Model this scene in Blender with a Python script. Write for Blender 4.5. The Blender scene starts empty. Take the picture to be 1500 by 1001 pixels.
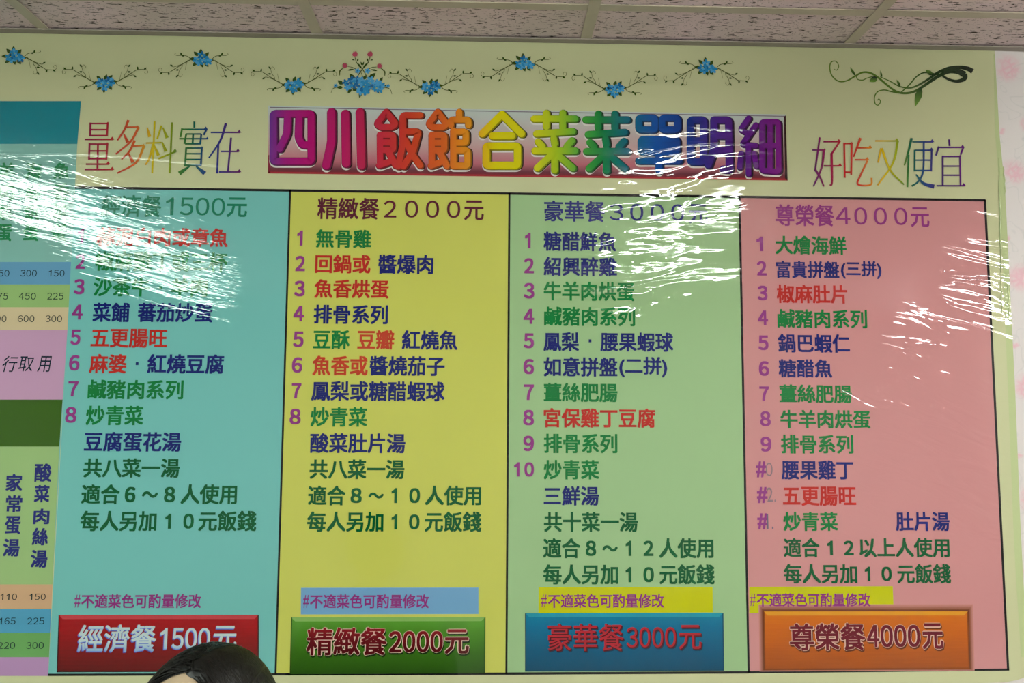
import bpy, bmesh, math, random
import numpy as np
from mathutils import Vector, Matrix
random.seed(7)
D = bpy.data
COL = bpy.context.scene.collection
PI = math.pi

# ------------------------------------------------------------------ camera, light, exposure
CAM = Vector((0.0, -1.786, 1.50))
YAW, PITCH, ROLL, FPX = 0.02939971, 0.09255874, 0.00464537, 1200.0
CEIL = CAM.z + 0.85
def cam_axes():
    cy, sy, cp, sp = math.cos(YAW), math.sin(YAW), math.cos(PITCH), math.sin(PITCH)
    fwd = Vector((sy*cp, cy*cp, sp)); right = Vector((cy, -sy, 0)); up = right.cross(fwd)
    cr, sr = math.cos(ROLL), math.sin(ROLL)
    return cr*right + sr*up, -sr*right + cr*up, fwd
RX, UP, FW = cam_axes()
cam = D.objects.new('camera', D.cameras.new('camera')); COL.objects.link(cam)
cam.matrix_world = Matrix(((RX.x, UP.x, -FW.x, CAM.x), (RX.y, UP.y, -FW.y, CAM.y), (RX.z, UP.z, -FW.z, CAM.z), (0, 0, 0, 1)))
cam.data.sensor_width = 36; cam.data.lens = 36*FPX/1500; cam.data.clip_start = 0.05
sc = bpy.context.scene; sc.camera = cam
world = D.worlds.new('world'); sc.world = world; world.use_nodes = True
world.node_tree.nodes['Background'].inputs[0].default_value = (0.8, 0.85, 0.9, 1)
world.node_tree.nodes['Background'].inputs[1].default_value = 0.05
sc.view_settings.view_transform = 'Standard'; sc.view_settings.look = 'None'
sc.view_settings.exposure = 0.0; sc.view_settings.gamma = 1.0; sc.view_settings.use_curve_mapping = False
sc.cycles.max_bounces = 8; sc.cycles.diffuse_bounces = 4
# ceiling lights (real fixtures built below): x, y, width, length, strength, tint
LAMPS = [(-1.70, -1.64, 0.30, 1.22, 0, 30, (0.86, 1.0, 0.90)),
         (-1.74, -2.88, 0.28, 1.22, 0, 30, (0.86, 1.0, 0.90)),
         (0.80, -1.60, 0.26, 1.22, 2, 88, (0.93, 1.0, 0.91)),
         (0.80, -3.10, 0.26, 1.22, 2, 88, (0.93, 1.0, 0.91)),
         (3.05, -1.90, 0.30, 1.22, 3, 110, (1.0, 0.96, 0.95)),
         (3.00, -3.30, 0.30, 1.22, 3, 110, (1.0, 0.96, 0.95))]

def W(px, py):
    """a point of the menu wall (plane y = 0) from its measured place on the print"""
    d = RX*((px-750)/FPX) + UP*(-(py-500.5)/FPX) + FW
    t = -CAM.y/d.y
    p = CAM + d*t
    return p.x, p.z

# ------------------------------------------------------------------ helpers
def lin(c):
    return tuple(((v/255)/12.92 if v/255 <= 0.04045 else ((v/255+0.055)/1.055)**2.4) for v in c)
def obj(name, bm_or_me, mats=None, parent=None, recentre=True, smooth=False):
    if isinstance(bm_or_me, bmesh.types.BMesh):
        me = D.meshes.new(name); bm_or_me.to_mesh(me); bm_or_me.free()
    else:
        me = bm_or_me; me.name = name
    o = D.objects.new(name, me); COL.objects.link(o)
    if mats is not None:
        for m in (mats if isinstance(mats, (list, tuple)) else [mats]): me.materials.append(m)
    c = Vector((0, 0, 0))
    if recentre and len(me.vertices):
        co = np.empty(len(me.vertices)*3); me.vertices.foreach_get('co', co); co = co.reshape(-1, 3)
        c = Vector((co.min(0)+co.max(0))/2)
        co -= np.array(c); me.vertices.foreach_set('co', co.ravel())
    if smooth: me.polygons.foreach_set('use_smooth', [True]*len(me.polygons))
    me.update()
    o['wc'] = (c.x, c.y, c.z)
    if parent is not None:
        o.parent = parent; pc = Vector(parent['wc']); o.location = c-pc
    else: o.location = c
    return o
def empty(name, loc):
    o = D.objects.new(name, None); COL.objects.link(o); o.location = loc; o['wc'] = tuple(loc); o.empty_display_size = 0.1
    return o
def tag(o, label, cat, group=None):
    o['label'] = label; o['category'] = cat
    if group: o['group'] = group
    return o
def box(bm, x0, x1, y0, y1, z0, z1, mi=0):
    v = [bm.verts.new(p) for p in ((x0,y0,z0),(x1,y0,z0),(x1,y1,z0),(x0,y1,z0),(x0,y0,z1),(x1,y0,z1),(x1,y1,z1),(x0,y1,z1))]
    for f in ((0,3,2,1),(4,5,6,7),(0,1,5,4),(1,2,6,5),(2,3,7,6),(3,0,4,7)):
        bm.faces.new([v[i] for i in f]).material_index = mi
    return v
def bevel(bm, w, seg=2):
    bmesh.ops.bevel(bm, geom=bm.edges[:], offset=w, segments=seg, affect='EDGES', profile=0.5)
class NT:
    def __init__(s, m):
        s.t = m.node_tree if hasattr(m, 'node_tree') else m
    def n(s, typ, **k):
        nd = s.t.nodes.new(typ)
        ins = k.pop('ins', {})
        for a, b in k.items(): setattr(nd, a, b)
        for a, b in ins.items():
            if isinstance(b, bpy.types.NodeSocket): s.t.links.new(b, nd.inputs[a])
            else: nd.inputs[a].default_value = b
        return nd
    def m(s, op, a, b=None, c=None):
        ins = {0: a}
        if b is not None: ins[1] = b
        if c is not None: ins[2] = c
        return s.n('ShaderNodeMath', operation=op, ins=ins).outputs[0]
    def l(s, a, b): s.t.links.new(a, b)
def newmat(name):
    m = D.materials.new(name); m.use_nodes = True
    return m, NT(m), m.node_tree.nodes['Principled BSDF']

# ------------------------------------------------------------------ the laminate: wrinkles of the clear gloss film over the print
def build_film():
    g = D.node_groups.new('wrinkled_gloss_film', 'ShaderNodeTree')
    g.interface.new_socket('Normal', in_out='OUTPUT', socket_type='NodeSocketVector')
    g.interface.new_socket('Soft', in_out='OUTPUT', socket_type='NodeSocketVector')
    T = NT(g); out = T.n('NodeGroupOutput')
    geo = T.n('ShaderNodeNewGeometry')
    sp = T.n('ShaderNodeSeparateXYZ', ins={0: geo.outputs['Position']})
    X, Z = sp.outputs[0], sp.outputs[2]
    def noise(sx, sz, detail=2, rough=0.5, dist=0.0, off=0.0, typ='FBM', shear=0.0):
        zz = T.m('MULTIPLY_ADD', X, shear, Z)
        v = T.n('ShaderNodeCombineXYZ', ins={0: T.m('MULTIPLY', X, sx), 1: off, 2: T.m('MULTIPLY', zz, sz)})
        nd = T.n('ShaderNodeTexNoise', noise_dimensions='3D', noise_type=typ, ins={'Vector': v.outputs[0], 'Scale': 1.0, 'Detail': detail, 'Roughness': rough, 'Distortion': dist})
        return nd.outputs[0]
    def mask(px, py, rx, ry, rot=0.0, soft=0.45):
        cx, cz = W(px, py)
        dx = T.m('SUBTRACT', X, cx); dz = T.m('SUBTRACT', Z, cz)
        c, s = math.cos(rot), math.sin(rot)
        u = T.m('DIVIDE', T.m('ADD', T.m('MULTIPLY', dx, c), T.m('MULTIPLY', dz, s)), rx)
        w = T.m('DIVIDE', T.m('SUBTRACT', T.m('MULTIPLY', dz, c), T.m('MULTIPLY', dx, s)), ry)
        r = T.m('SQRT', T.m('ADD', T.m('MULTIPLY', u, u), T.m('MULTIPLY', w, w)))
        return T.n('ShaderNodeMapRange', interpolation_type='SMOOTHSTEP', ins={0: r, 1: 1.0+soft, 2: 1.0-soft, 3: 0.0, 4: 1.0}).outputs[0]
    def crease(pts, w, A, fade=0.03):
        # ridge along z = a + b x + c x^2 fitted through measured points
        P = np.array([W(*p) for p in pts]); k = np.polyfit(P[:,0], P[:,1], min(3, len(pts)-1))
        z0 = float(k[0])
        for cc in k[1:]: z0 = T.m('MULTIPLY_ADD', X, z0, float(cc))
        wob = T.m('MULTIPLY', T.m('SUBTRACT', noise(60, 0.0, 2, off=w*1000), 0.5), 0.006)
        d = T.m('DIVIDE', T.m('SUBTRACT', T.m('SUBTRACT', Z, z0), wob), w)
        e = T.m('EXPONENT', T.m('MULTIPLY', T.m('MULTIPLY', d, d), -1.0))
        x0, x1 = P[0,0], P[-1,0]
        a = T.n('ShaderNodeMapRange', interpolation_type='SMOOTHSTEP', ins={0: X, 1: x0, 2: x0+fade, 3: 0.0, 4: 1.0}).outputs[0]
        b = T.n('ShaderNodeMapRange', interpolation_type='SMOOTHSTEP', ins={0: X, 1: x1-fade, 2: x1, 3: 1.0, 4: 0.0}).outputs[0]
        return T.m('MULTIPLY', T.m('MULTIPLY', e, A), T.m('MULTIPLY', a, b))
    terms = []
    # gentle waves of the whole sheet
    terms.append(T.m('MULTIPLY', noise(3.0, 9.0, 1, 0.4), 0.0012))
    terms.append(T.m('MULTIPLY', noise(14.0, 55.0, 2, 0.5, off=3.0), 0.00010))
    # bubbled, finely crinkled film over the top left
    mL = mask(165, 325, 0.40, 0.125, rot=-0.48)
    nL = T.m('ADD', T.m('MULTIPLY', noise(7, 46, 3, 0.55, 0.5, 7.0, shear=0.22), 0.0013), T.m('MULTIPLY', noise(26, 150, 2, 0.6, 0.3, 9.0, shear=0.25), 0.00016))
    terms.append(T.m('MULTIPLY', nL, mL))
    # puckered film in the middle right
    mC = mask(1010, 310, 0.25, 0.31, rot=0.35)
    nC = T.m('ADD', T.m('MULTIPLY', noise(4.5, 17, 1, 0.5, 1.0, 2.0, shear=-0.06), 0.0066), T.m('MULTIPLY', noise(12, 50, 1, 0.5, 0.6, 5.0, shear=-0.05), 0.0011))
    terms.append(T.m('MULTIPLY', nC, mC))
    # horizontal pulls by the right edge
    mR = mask(1440, 415, 0.12, 0.15)
    nR = T.m('ADD', T.m('MULTIPLY', noise(4.5, 30, 1, 0.5, 0.9, 12.0, shear=0.22), 0.0046), T.m('MULTIPLY', noise(16, 80, 1, 0.6, 0.5, 15.0, shear=0.2), 0.0005))
    terms.append(T.m('MULTIPLY', nR, mR))
    mP = mask(1330, 690, 0.30, 0.30)
    pink = T.m('MULTIPLY', T.m('MULTIPLY', noise(9, 26, 2, 0.5, 1.2, 22.0, shear=0.35), 0.0016), mP)
    terms.append(pink)
    # single creases
    cr = [crease([(-60, 236), (60, 226), (200, 231), (345, 247)], 0.0028, 0.0006),
          crease([(-60, 228), (20, 226), (70, 231)], 0.0022, 0.0004),
          crease([(1000, 181), (1035, 191), (1070, 187), (1110, 193), (1150, 203)], 0.0030, 0.0007),
          crease([(925, 236), (960, 221), (1020, 214), (1075, 209), (1110, 213)], 0.0032, 0.0008),
          crease([(950, 232), (1000, 224), (1060, 212)], 0.0022, 0.0005),
          crease([(1290, 86), (1340, 85), (1390, 92), (1425, 84)], 0.0030, 0.0006),
          crease([(985, 70), (1010, 74), (1045, 74)], 0.0025, 0.0005)]
    terms += cr
    h = terms[0]
    for t in terms[1:]: h = T.m('ADD', h, t)
    b = T.n('ShaderNodeBump', ins={'Strength': 1.0, 'Distance': 1.0, 'Height': h})
    b2 = T.n('ShaderNodeBump', ins={'Strength': 0.5, 'Distance': 1.0, 'Height': T.m('ADD', terms[0], pink)})
    T.l(b.outputs[0], out.inputs[0]); T.l(b2.outputs[0], out.inputs[1])
    return g
FILM = build_film()
GAIN = 0.81   # reflectance of the print relative to its brightness in the photograph's light
_mats = {}
def printed(rgb, name='print', gloss=True):
    key = (tuple(rgb), name)
    if key in _mats: return _mats[key]
    m, T, p = newmat(name)
    c = [min(0.9, v*GAIN) for v in lin(rgb)]
    p.inputs['Base Color'].default_value = (*c, 1)
    finish(T, p); _mats[key] = m
    return m
def finish(T, p):
    p.inputs['Roughness'].default_value = 0.6; p.inputs['Specular IOR Level'].default_value = 0.0
    p.inputs['Coat Weight'].default_value = 1.0; p.inputs['Coat Roughness'].default_value = 0.012; p.inputs['Coat IOR'].default_value = 1.5
    g = T.n('ShaderNodeGroup'); g.node_tree = FILM
    T.l(g.outputs[0], p.inputs['Coat Normal']); T.l(g.outputs[1], p.inputs['Normal'])
def grad(name, axis, stops, grain=False):
    """print whose ink changes along the sheet: stops = [(coordinate in metres, rgb)]"""
    m, T, p = newmat(name)
    geo = T.n('ShaderNodeNewGeometry'); sp = T.n('ShaderNodeSeparateXYZ', ins={0: geo.outputs['Position']})
    a, b = stops[0][0], stops[-1][0]
    mr = T.n('ShaderNodeMapRange', ins={0: sp.outputs[0 if axis == 'x' else 2], 1: a, 2: b, 3: 0.0, 4: 1.0})
    fac = mr.outputs[0]
    if grain:
        v = T.n('ShaderNodeCombineXYZ', ins={0: T.m('MULTIPLY', sp.outputs[0], 14.0), 2: T.m('MULTIPLY', sp.outputs[2], 260.0)})
        nz = T.n('ShaderNodeTexNoise', ins={'Vector': v.outputs[0], 'Scale': 1.0, 'Detail': 2.0}).outputs[0]
        fac = T.m('ADD', fac, T.m('MULTIPLY', T.m('SUBTRACT', nz, 0.5), 0.30))
    cr = T.n('ShaderNodeValToRGB', ins={0: fac}); el = cr.color_ramp.elements
    while len(el) < len(stops): el.new(0.5)
    for e, (c, rgb) in zip(el, stops): e.position = (c-a)/(b-a)
    for e, (c, rgb) in zip(el, stops): e.color = (*[min(0.9, v*GAIN) for v in lin(rgb)], 1)
    T.l(cr.outputs[0], p.inputs['Base Color'])
    finish(T, p)
    return m

# ------------------------------------------------------------------ setting materials
def m_ceiling_tile():
    m, T, p = newmat('mineral_fibre_tile')
    geo = T.n('ShaderNodeNewGeometry'); sp = T.n('ShaderNodeSeparateXYZ', ins={0: geo.outputs['Position']})
    def nz(sx, sy, off, detail=2, dist=0.4):
        v = T.n('ShaderNodeCombineXYZ', ins={0: T.m('MULTIPLY', sp.outputs[0], sx), 1: T.m('MULTIPLY', sp.outputs[1], sy), 2: off})
        return T.n('ShaderNodeTexNoise', ins={'Vector': v.outputs[0], 'Scale': 1.0, 'Detail': float(detail), 'Roughness': 0.6, 'Distortion': dist}).outputs[0]
    fis = T.n('ShaderNodeMapRange', ins={0: nz(40, 190, 0.0), 1: 0.60, 2: 0.63, 3: 0.0, 4: 1.0}).outputs[0]
    dots = T.n('ShaderNodeMapRange', ins={0: nz(190, 260, 5.0, 1), 1: 0.66, 2: 0.70, 3: 0.0, 4: 0.8}).outputs[0]
    f = T.m('MAXIMUM', fis, dots)
    st = T.n('ShaderNodeMapRange', ins={0: nz(3.5, 3.5, 9.0, 3), 1: 0.35, 2: 0.7, 3: 0.0, 4: 1.0}).outputs[0]
    base = T.n('ShaderNodeMix', data_type='RGBA', ins={0: st, 6: (0.74, 0.57, 0.61, 1), 7: (0.60, 0.50, 0.48, 1)}).outputs[2]
    mx = T.n('ShaderNodeMix', data_type='RGBA', ins={0: f, 6: base, 7: (0.06, 0.04, 0.03, 1)})
    T.l(mx.outputs[2], p.inputs['Base Color']); p.inputs['Roughness'].default_value = 0.95
    h = T.m('ADD', T.m('MULTIPLY', f, -0.0012), T.m('MULTIPLY', nz(420, 420, 2.0, 2), 0.0003))
    b = T.n('ShaderNodeBump', ins={'Strength': 1.0, 'Distance': 1.0, 'Height': h}); T.l(b.outputs[0], p.inputs['Normal'])
    return m
def m_plain(name, col, rough=0.5, metal=0.0, nscale=0, namp=0.0):
    m, T, p = newmat(name)
    p.inputs['Roughness'].default_value = rough; p.inputs['Metallic'].default_value = metal
    if nscale:
        tc = T.n('ShaderNodeTexCoord')
        nz = T.n('ShaderNodeTexNoise', ins={'Vector': tc.outputs['Object'], 'Scale': nscale, 'Detail': 3.0}).outputs[0]
        mx = T.n('ShaderNodeMix', data_type='RGBA', ins={0: nz, 6: (*[c*(1-namp) for c in col], 1), 7: (*[min(1, c*(1+namp)) for c in col], 1)})
        T.l(mx.outputs[2], p.inputs['Base Color'])
    else: p.inputs['Base Color'].default_value = (*col, 1)
    return m
def m_wallpaper():
    m, T, p = newmat('floral_wallpaper')
    geo = T.n('ShaderNodeNewGeometry'); sp = T.n('ShaderNodeSeparateXYZ', ins={0: geo.outputs['Position']})
    ns = T.n('ShaderNodeTexNoise', ins={'Vector': geo.outputs['Position'], 'Scale': 34.0, 'Detail': 4.0})
    nsep = T.n('ShaderNodeSeparateColor', ins={0: ns.outputs[1]})
    def wob(c, k): return T.m('MULTIPLY', T.m('SUBTRACT', c, 0.5), k)
    X = T.m('ADD', sp.outputs[0], wob(nsep.outputs[0], 0.03)); Z = T.m('ADD', sp.outputs[2], wob(nsep.outputs[1], 0.03))
    col = None
    def flowers(px, py, r, dx=0.24, dz=0.245):
        cx, cz = W(px, py)
        u = T.m('SUBTRACT', T.m('WRAP', T.m('SUBTRACT', X, cx), dx/2, -dx/2), 0.0)
        w = T.m('WRAP', T.m('SUBTRACT', Z, cz), dz/2, -dz/2)
        d = T.m('SQRT', T.m('ADD', T.m('MULTIPLY', u, u), T.m('MULTIPLY', w, w)))
        return d, T.n('ShaderNodeMapRange', interpolation_type='SMOOTHSTEP', ins={0: d, 1: r, 2: r*0.35, 3: 0.0, 4: 1.0}).outputs[0]
    d1, f1 = flowers(1478, 100, 0.038); d2, f2 = flowers(1506, 182, 0.026); d3, f3 = flowers(1468, 192, 0.010)
    f = T.m('MAXIMUM', f1, T.m('MAXIMUM', f2, f3))
    petal = T.n('ShaderNodeTexVoronoi', feature='DISTANCE_TO_EDGE', ins={'Vector': geo.outputs['Position'], 'Scale': 70.0}).outputs[0]
    pt = T.n('ShaderNodeMapRange', ins={0: petal, 1: 0.0, 2: 0.35, 3: 1.0, 4: 0.35}).outputs[0]
    f = T.m('MULTIPLY', T.m('MULTIPLY', f, pt), 0.62)
    wv = T.n('ShaderNodeTexNoise', ins={'Vector': geo.outputs['Position'], 'Scale': 11.0, 'Detail': 1.0, 'Distortion': 1.5}).outputs[0]
    line = T.n('ShaderNodeMapRange', ins={0: T.m('ABSOLUTE', T.m('SUBTRACT', wv, 0.5)), 1: 0.0, 2: 0.018, 3: 0.35, 4: 0.0}).outputs[0]
    c0 = T.n('ShaderNodeMix', data_type='RGBA', ins={0: line, 6: (0.54, 0.505, 0.495, 1), 7: (0.38, 0.38, 0.38, 1)}).outputs[2]
    mx = T.n('ShaderNodeMix', data_type='RGBA', ins={0: f, 6: c0, 7: (0.60, 0.26, 0.34, 1)})
    T.l(mx.outputs[2], p.inputs['Base Color']); p.inputs['Roughness'].default_value = 0.85
    b = T.n('ShaderNodeBump', ins={'Strength': 0.3, 'Distance': 0.0006, 'Height': ns.outputs[0]}); T.l(b.outputs[0], p.inputs['Normal'])
    return m
M_TILE = m_ceiling_tile()
M_RAIL = m_plain('cream_painted_rail', (0.45, 0.39, 0.31), 0.45, 0, 30, 0.12)
M_WALL = m_wallpaper()
M_PLAIN = m_plain('painted_wall', (0.46, 0.46, 0.43), 0.8, 0, 6, 0.04)
M_FLOOR = m_plain('floor_tile', (0.24, 0.24, 0.22), 0.4, 0, 5, 0.1)

# ------------------------------------------------------------------ room
RX0, RX1, RY0 = -3.385, 3.815, -4.95
def struct(name, bm, m, parent=None):
    o = obj(name, bm, m, parent)
    if parent is None: o['kind'] = 'structure'
    return o
bm = bmesh.new(); box(bm, RX0-0.1, RX1+0.1, RY0-0.1, 0.1, -0.1, 0.0); struct('floor', bm, M_FLOOR)
bm = bmesh.new(); box(bm, RX0, RX1, 0.0, 0.1, 0.0, CEIL+0.06); struct('wall_back', bm, M_WALL)
bm = bmesh.new(); box(bm, RX0, RX1, RY0-0.1, RY0, 0.0, CEIL+0.06); struct('wall_front', bm, M_PLAIN)
bm = bmesh.new(); box(bm, RX0-0.1, RX0, RY0, 0.0, 0.0, CEIL+0.06); struct('wall_left', bm, M_PLAIN)
bm = bmesh.new(); box(bm, RX1, RX1+0.1, RY0, 0.0, 0.0, CEIL+0.06); struct('wall_right', bm, M_PLAIN)
bm = bmesh.new(); box(bm, RX0-0.1, RX1+0.1, RY0-0.1, 0.1, CEIL+0.06, CEIL+0.12); ceiling = struct('ceiling', bm, M_PLAIN)
# tiles and rails of the suspended ceiling; grid measured from the photograph
GX = [-0.985+0.6*k for k in range(-4, 9)]
GY = [0.0, -0.160] + [-0.160-0.6*k for k in range(1, 9)]
tile_mesh = {}
for j in range(len(GY)-1):
    y1, y0 = GY[j], max(GY[j+1], RY0)
    if y1-y0 < 0.05: continue
    for i in range(len(GX)-1):
        key = round(y1-y0, 3); g = 0.003
        if key not in tile_mesh:
            bm = bmesh.new(); hx, hy = 0.3-g, (y1-y0)/2-g
            box(bm, -hx, hx, -hy, hy, 0, 0.014); bevel(bm, 0.0012, 1)
            me = D.meshes.new('ceiling_tile'); bm.to_mesh(me); bm.free(); me.materials.append(M_TILE); tile_mesh[key] = me
        o = D.objects.new('ceiling_tile', tile_mesh[key]); COL.objects.link(o); o.parent = ceiling
        o.location = Vector(((GX[i]+GX[i+1])/2, (y0+y1)/2, CEIL+0.0025+random.uniform(0, 0.0012)))-Vector(ceiling['wc'])
        o.rotation_euler = (random.uniform(-.001, .001), random.uniform(-.001, .001), 0)
for x in GX:   # rails running away from the menu wall: flange and upstanding web
    if abs(x-RX0) < .02 or abs(x-RX1) < .02: continue
    bm = bmesh.new(); box(bm, x-0.012, x+0.012, RY0, -0.012, CEIL-0.001, CEIL+0.0015); box(bm, x-0.001, x+0.001, RY0, -0.012, CEIL+0.0015, CEIL+0.03)
    obj('ceiling_rail', bm, M_RAIL, ceiling)
for y in GY[1:]:
    for i in range(len(GX)-1):
        a, b = GX[i]+0.0125, GX[i+1]-0.0125
        bm = bmesh.new(); box(bm, a, b, y-0.012, y+0.012, CEIL-0.0006, CEIL+0.0018); box(bm, a, b, y-0.001, y+0.001, CEIL+0.0018, CEIL+0.03)
        obj('cross_rail', bm, M_RAIL, ceiling)
bm = bmesh.new(); box(bm, RX0, RX1, -0.022, -0.0005, CEIL-0.003, CEIL); box(bm, RX0, RX1, -0.002, -0.0005, CEIL, CEIL+0.02)
bevel(bm, 0.0006, 1); o = obj('trim_1', bm, m_plain('wall_angle_paint', (0.27, 0.235, 0.205), 0.5, 0, 12, 0.12)); o['kind'] = 'structure'
# skirting around the walls
M_BASE = m_plain('skirting', (0.35, 0.3, 0.26), 0.5)
for nm, a in (('baseboard_back', (RX0, RX1, -0.012, 0)), ('baseboard_front', (RX0, RX1, RY0, RY0+0.012)),
              ('baseboard_left', (RX0, RX0+0.012, RY0+.012, -.012)), ('baseboard_right', (RX1-0.012, RX1, RY0+.012, -.012))):
    bm = bmesh.new(); box(bm, a[0], a[1], a[2], a[3], 0, 0.09); bevel(bm, .002, 1); struct(nm, bm, M_BASE)

# ------------------------------------------------------------------ ceiling lights
M_HOUSE = m_plain('white_enamel', (0.75, 0.75, 0.73), 0.35)
WHERE = ['left of the menu wall, near it', 'left of the menu wall, farther back', 'above the middle, near the menu wall',
         'above the middle, farther back', 'right of the menu wall, near it', 'right of the menu wall, farther back']
for i, (x, y, w, l, nt, st, tint) in enumerate(LAMPS):
    e = empty('ceiling_light', (x, y, CEIL-0.001))
    tag(e, 'white fluorescent ceiling fixture ' + WHERE[i], 'ceiling light', 'fluorescent ceiling fixtures')
    bm = bmesh.new(); box(bm, x-w/2-.02, x+w/2+.02, y-l/2-.02, y+l/2+.02, CEIL-0.045, CEIL-0.001); bevel(bm, .004, 1)
    obj('housing', bm, M_HOUSE, e)
    m, T, p = newmat('lit_tube')
    p.inputs['Emission Color'].default_value = (*tint, 1); p.inputs['Emission Strength'].default_value = st
    p.inputs['Base Color'].default_value = (.8, .8, .8, 1)
    if nt == 0:   # flat prismatic panel
        bm = bmesh.new(); box(bm, x-w/2+.01, x+w/2-.01, y-l/2+.01, y+l/2-.01, CEIL-.110, CEIL-.0455); bevel(bm, .02, 3); obj('diffuser', bm, m, e)
    for k in range(nt):
        xa = x+(k-(nt-1)/2)*(w*.8/max(1, nt-1))
        bm = bmesh.new(); bmesh.ops.create_cone(bm, cap_ends=True, segments=12, radius1=.016, radius2=.016, depth=l-.06, matrix=Matrix.Translation((xa, y, CEIL-.072)) @ Matrix.Rotation(PI/2, 4, 'X'))
        obj('lamp_tube', bm, m, e, smooth=False)
        for sg in (-1, 1):
            bm = bmesh.new(); box(bm, xa-.014, xa+.014, y+sg*(l/2-.028)-.010, y+sg*(l/2-.028)+.010, CEIL-.088, CEIL-.0455); obj('tube_holder', bm, M_HOUSE, e)

# ------------------------------------------------------------------ flat print helpers
def quad(name, px, mat, y, parent):
    """px: four measured corners TL TR BR BL"""
    bm = bmesh.new(); vs = []
    for q in px:
        x, z = W(*q); vs.append(bm.verts.new((x, y, z)))
    bm.faces.new(vs[::-1]); fixn(bm)
    return obj(name, bm, mat, parent)
def fixn(bm):
    bm.normal_update()
    for f in bm.faces:
        if f.normal.y > 0: f.normal_flip()
def hline(px0, px1, wd):  # corners of a thin band between two measured points
    return [(px0[0], px0[1]-wd/2), (px1[0], px1[1]-wd/2), (px1[0], px1[1]+wd/2), (px0[0], px0[1]+wd/2)]
def vline(px0, px1, wd):
    return [(px0[0]-wd/2, px0[1]), (px0[0]+wd/2, px0[1]), (px1[0]+wd/2, px1[1]), (px1[0]-wd/2, px1[1])]
_glyph = {}
def digits(s):
    """numerals on even advances; the 1 is a plain stem with a flag"""
    C, F = [], []
    for i, ch in enumerate(s):
        if ch == '1':
            co = np.array([(.27,0),(.37,0),(.37,.72),(.31,.72),(.24,.63),(.11,.565),(.11,.48),(.20,.515),(.27,.56)])
            fs = [(0,1,2,8), (2,3,4,8), (4,5,6,7), (4,7,8)]
        else:
            f = chr(ord(ch)-48+0xFF10); g = glyphs(f, 0)[0]; fs = _glyph[(f, 'raw')][1]; co = g[:, :2].copy()
            lo, hi = co.min(0), co.max(0); co = (co-lo)/(hi-lo)*np.array([.46, .72])+np.array([.045, 0])
        n = sum(len(c) for c in C)
        F += [tuple(v+n for v in f) for f in fs]; C.append(co+np.array([.556*i, 0]))
    return np.concatenate(C), F
def glyphs(s, off):
    """outline of the writing; heavier weights are overlaid shifted copies of the strokes"""
    if (s, off) in _glyph: return _glyph[(s, off)]
    if (s, 'raw') not in _glyph and all(c in '0123456789' for c in s):
        _glyph[(s, 'raw')] = digits(s)
    if (s, 'raw') not in _glyph:
        c = D.curves.new('t', 'FONT'); c.body = s; c.resolution_u = 5 if s[0] in '０１２３４５６７８９' else 2
        o = D.objects.new('t', c); COL.objects.link(o); bpy.context.view_layer.update()
        me = D.meshes.new_from_object(o.evaluated_get(bpy.context.evaluated_depsgraph_get()))
        D.objects.remove(o); D.curves.remove(c)
        n = len(me.vertices); co = np.empty(n*3); me.vertices.foreach_get('co', co)
        _glyph[(s, 'raw')] = (co.reshape(-1, 3)[:, :2], [tuple(p.vertices) for p in me.polygons])
    co, fs = _glyph[(s, 'raw')]
    if off:
        sh = [(0, 0), (1, .8), (-1, .8), (1, -.8), (-1, -.8)]
        if off > .03: sh += [(1.25, 0), (-1.25, 0), (0, 1.15), (0, -1.15)]
        C = np.concatenate([np.concatenate([co+np.array(d)*off, np.full((len(co), 1), float(i))], 1) for i, d in enumerate(sh)])
        F = [tuple(v+i*len(co) for v in f) for i in range(len(sh)) for f in fs]
    else: C = np.concatenate([co, np.zeros((len(co), 1))], 1); F = fs
    _glyph[(s, off)] = (C, F)
    return C, F
def text(s, x0, y0, x1, y1, col, y=-0.0042, parent=None, off=0.016, name='lettering', dx=0, dz=0, slant=0.0):
    """writing that fills the measured ink box x0 y0 x1 y1"""
    co, F = glyphs(s, off); n = len(co)
    lo, hi = co.min(0), co.max(0)
    u = (co[:,0]-lo[0])/(hi[0]-lo[0]); v = (co[:,1]-lo[1])/max(1e-6, hi[1]-lo[1])
    xc, yc = (x0+x1)/2, (y0+y1)/2
    wx0, wx1 = W(x0, yc)[0], W(x1, yc)[0]; zc = W(xc, yc)[1]
    h = W(xc, y0)[1]-W(xc, y1)[1]
    P = np.stack([wx0+u*(wx1-wx0)+dx+slant*(v-.5)*h, y-co[:,2]*1.5e-6, zc+(v-.5)*h+dz], 1)
    me = D.meshes.new(name); me.from_pydata(P.tolist(), [], F); me.update()
    if me.polygons and me.polygons[0].normal.y > 0: me.flip_normals()
    mat = col if not isinstance(col, tuple) else printed(col, 'ink')
    return obj(name, me, mat, parent)
def smooth_pts(pts, n=6):
    if len(pts) < 3: return [Vector(p) for p in pts]
    P = [Vector(p) for p in pts]; P = [2*P[0]-P[1]]+P+[2*P[-1]-P[-2]]; out = []
    for i in range(1, len(P)-2):
        for k in range(n):
            t = k/n; a, b, c, d = P[i-1:i+3]
            out.append(0.5*((2*b)+(c-a)*t+(2*a-5*b+4*c-d)*t*t+(-a+3*b-3*c+d)*t**3))
    out.append(P[-2]); return out
LAY = [0]
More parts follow.
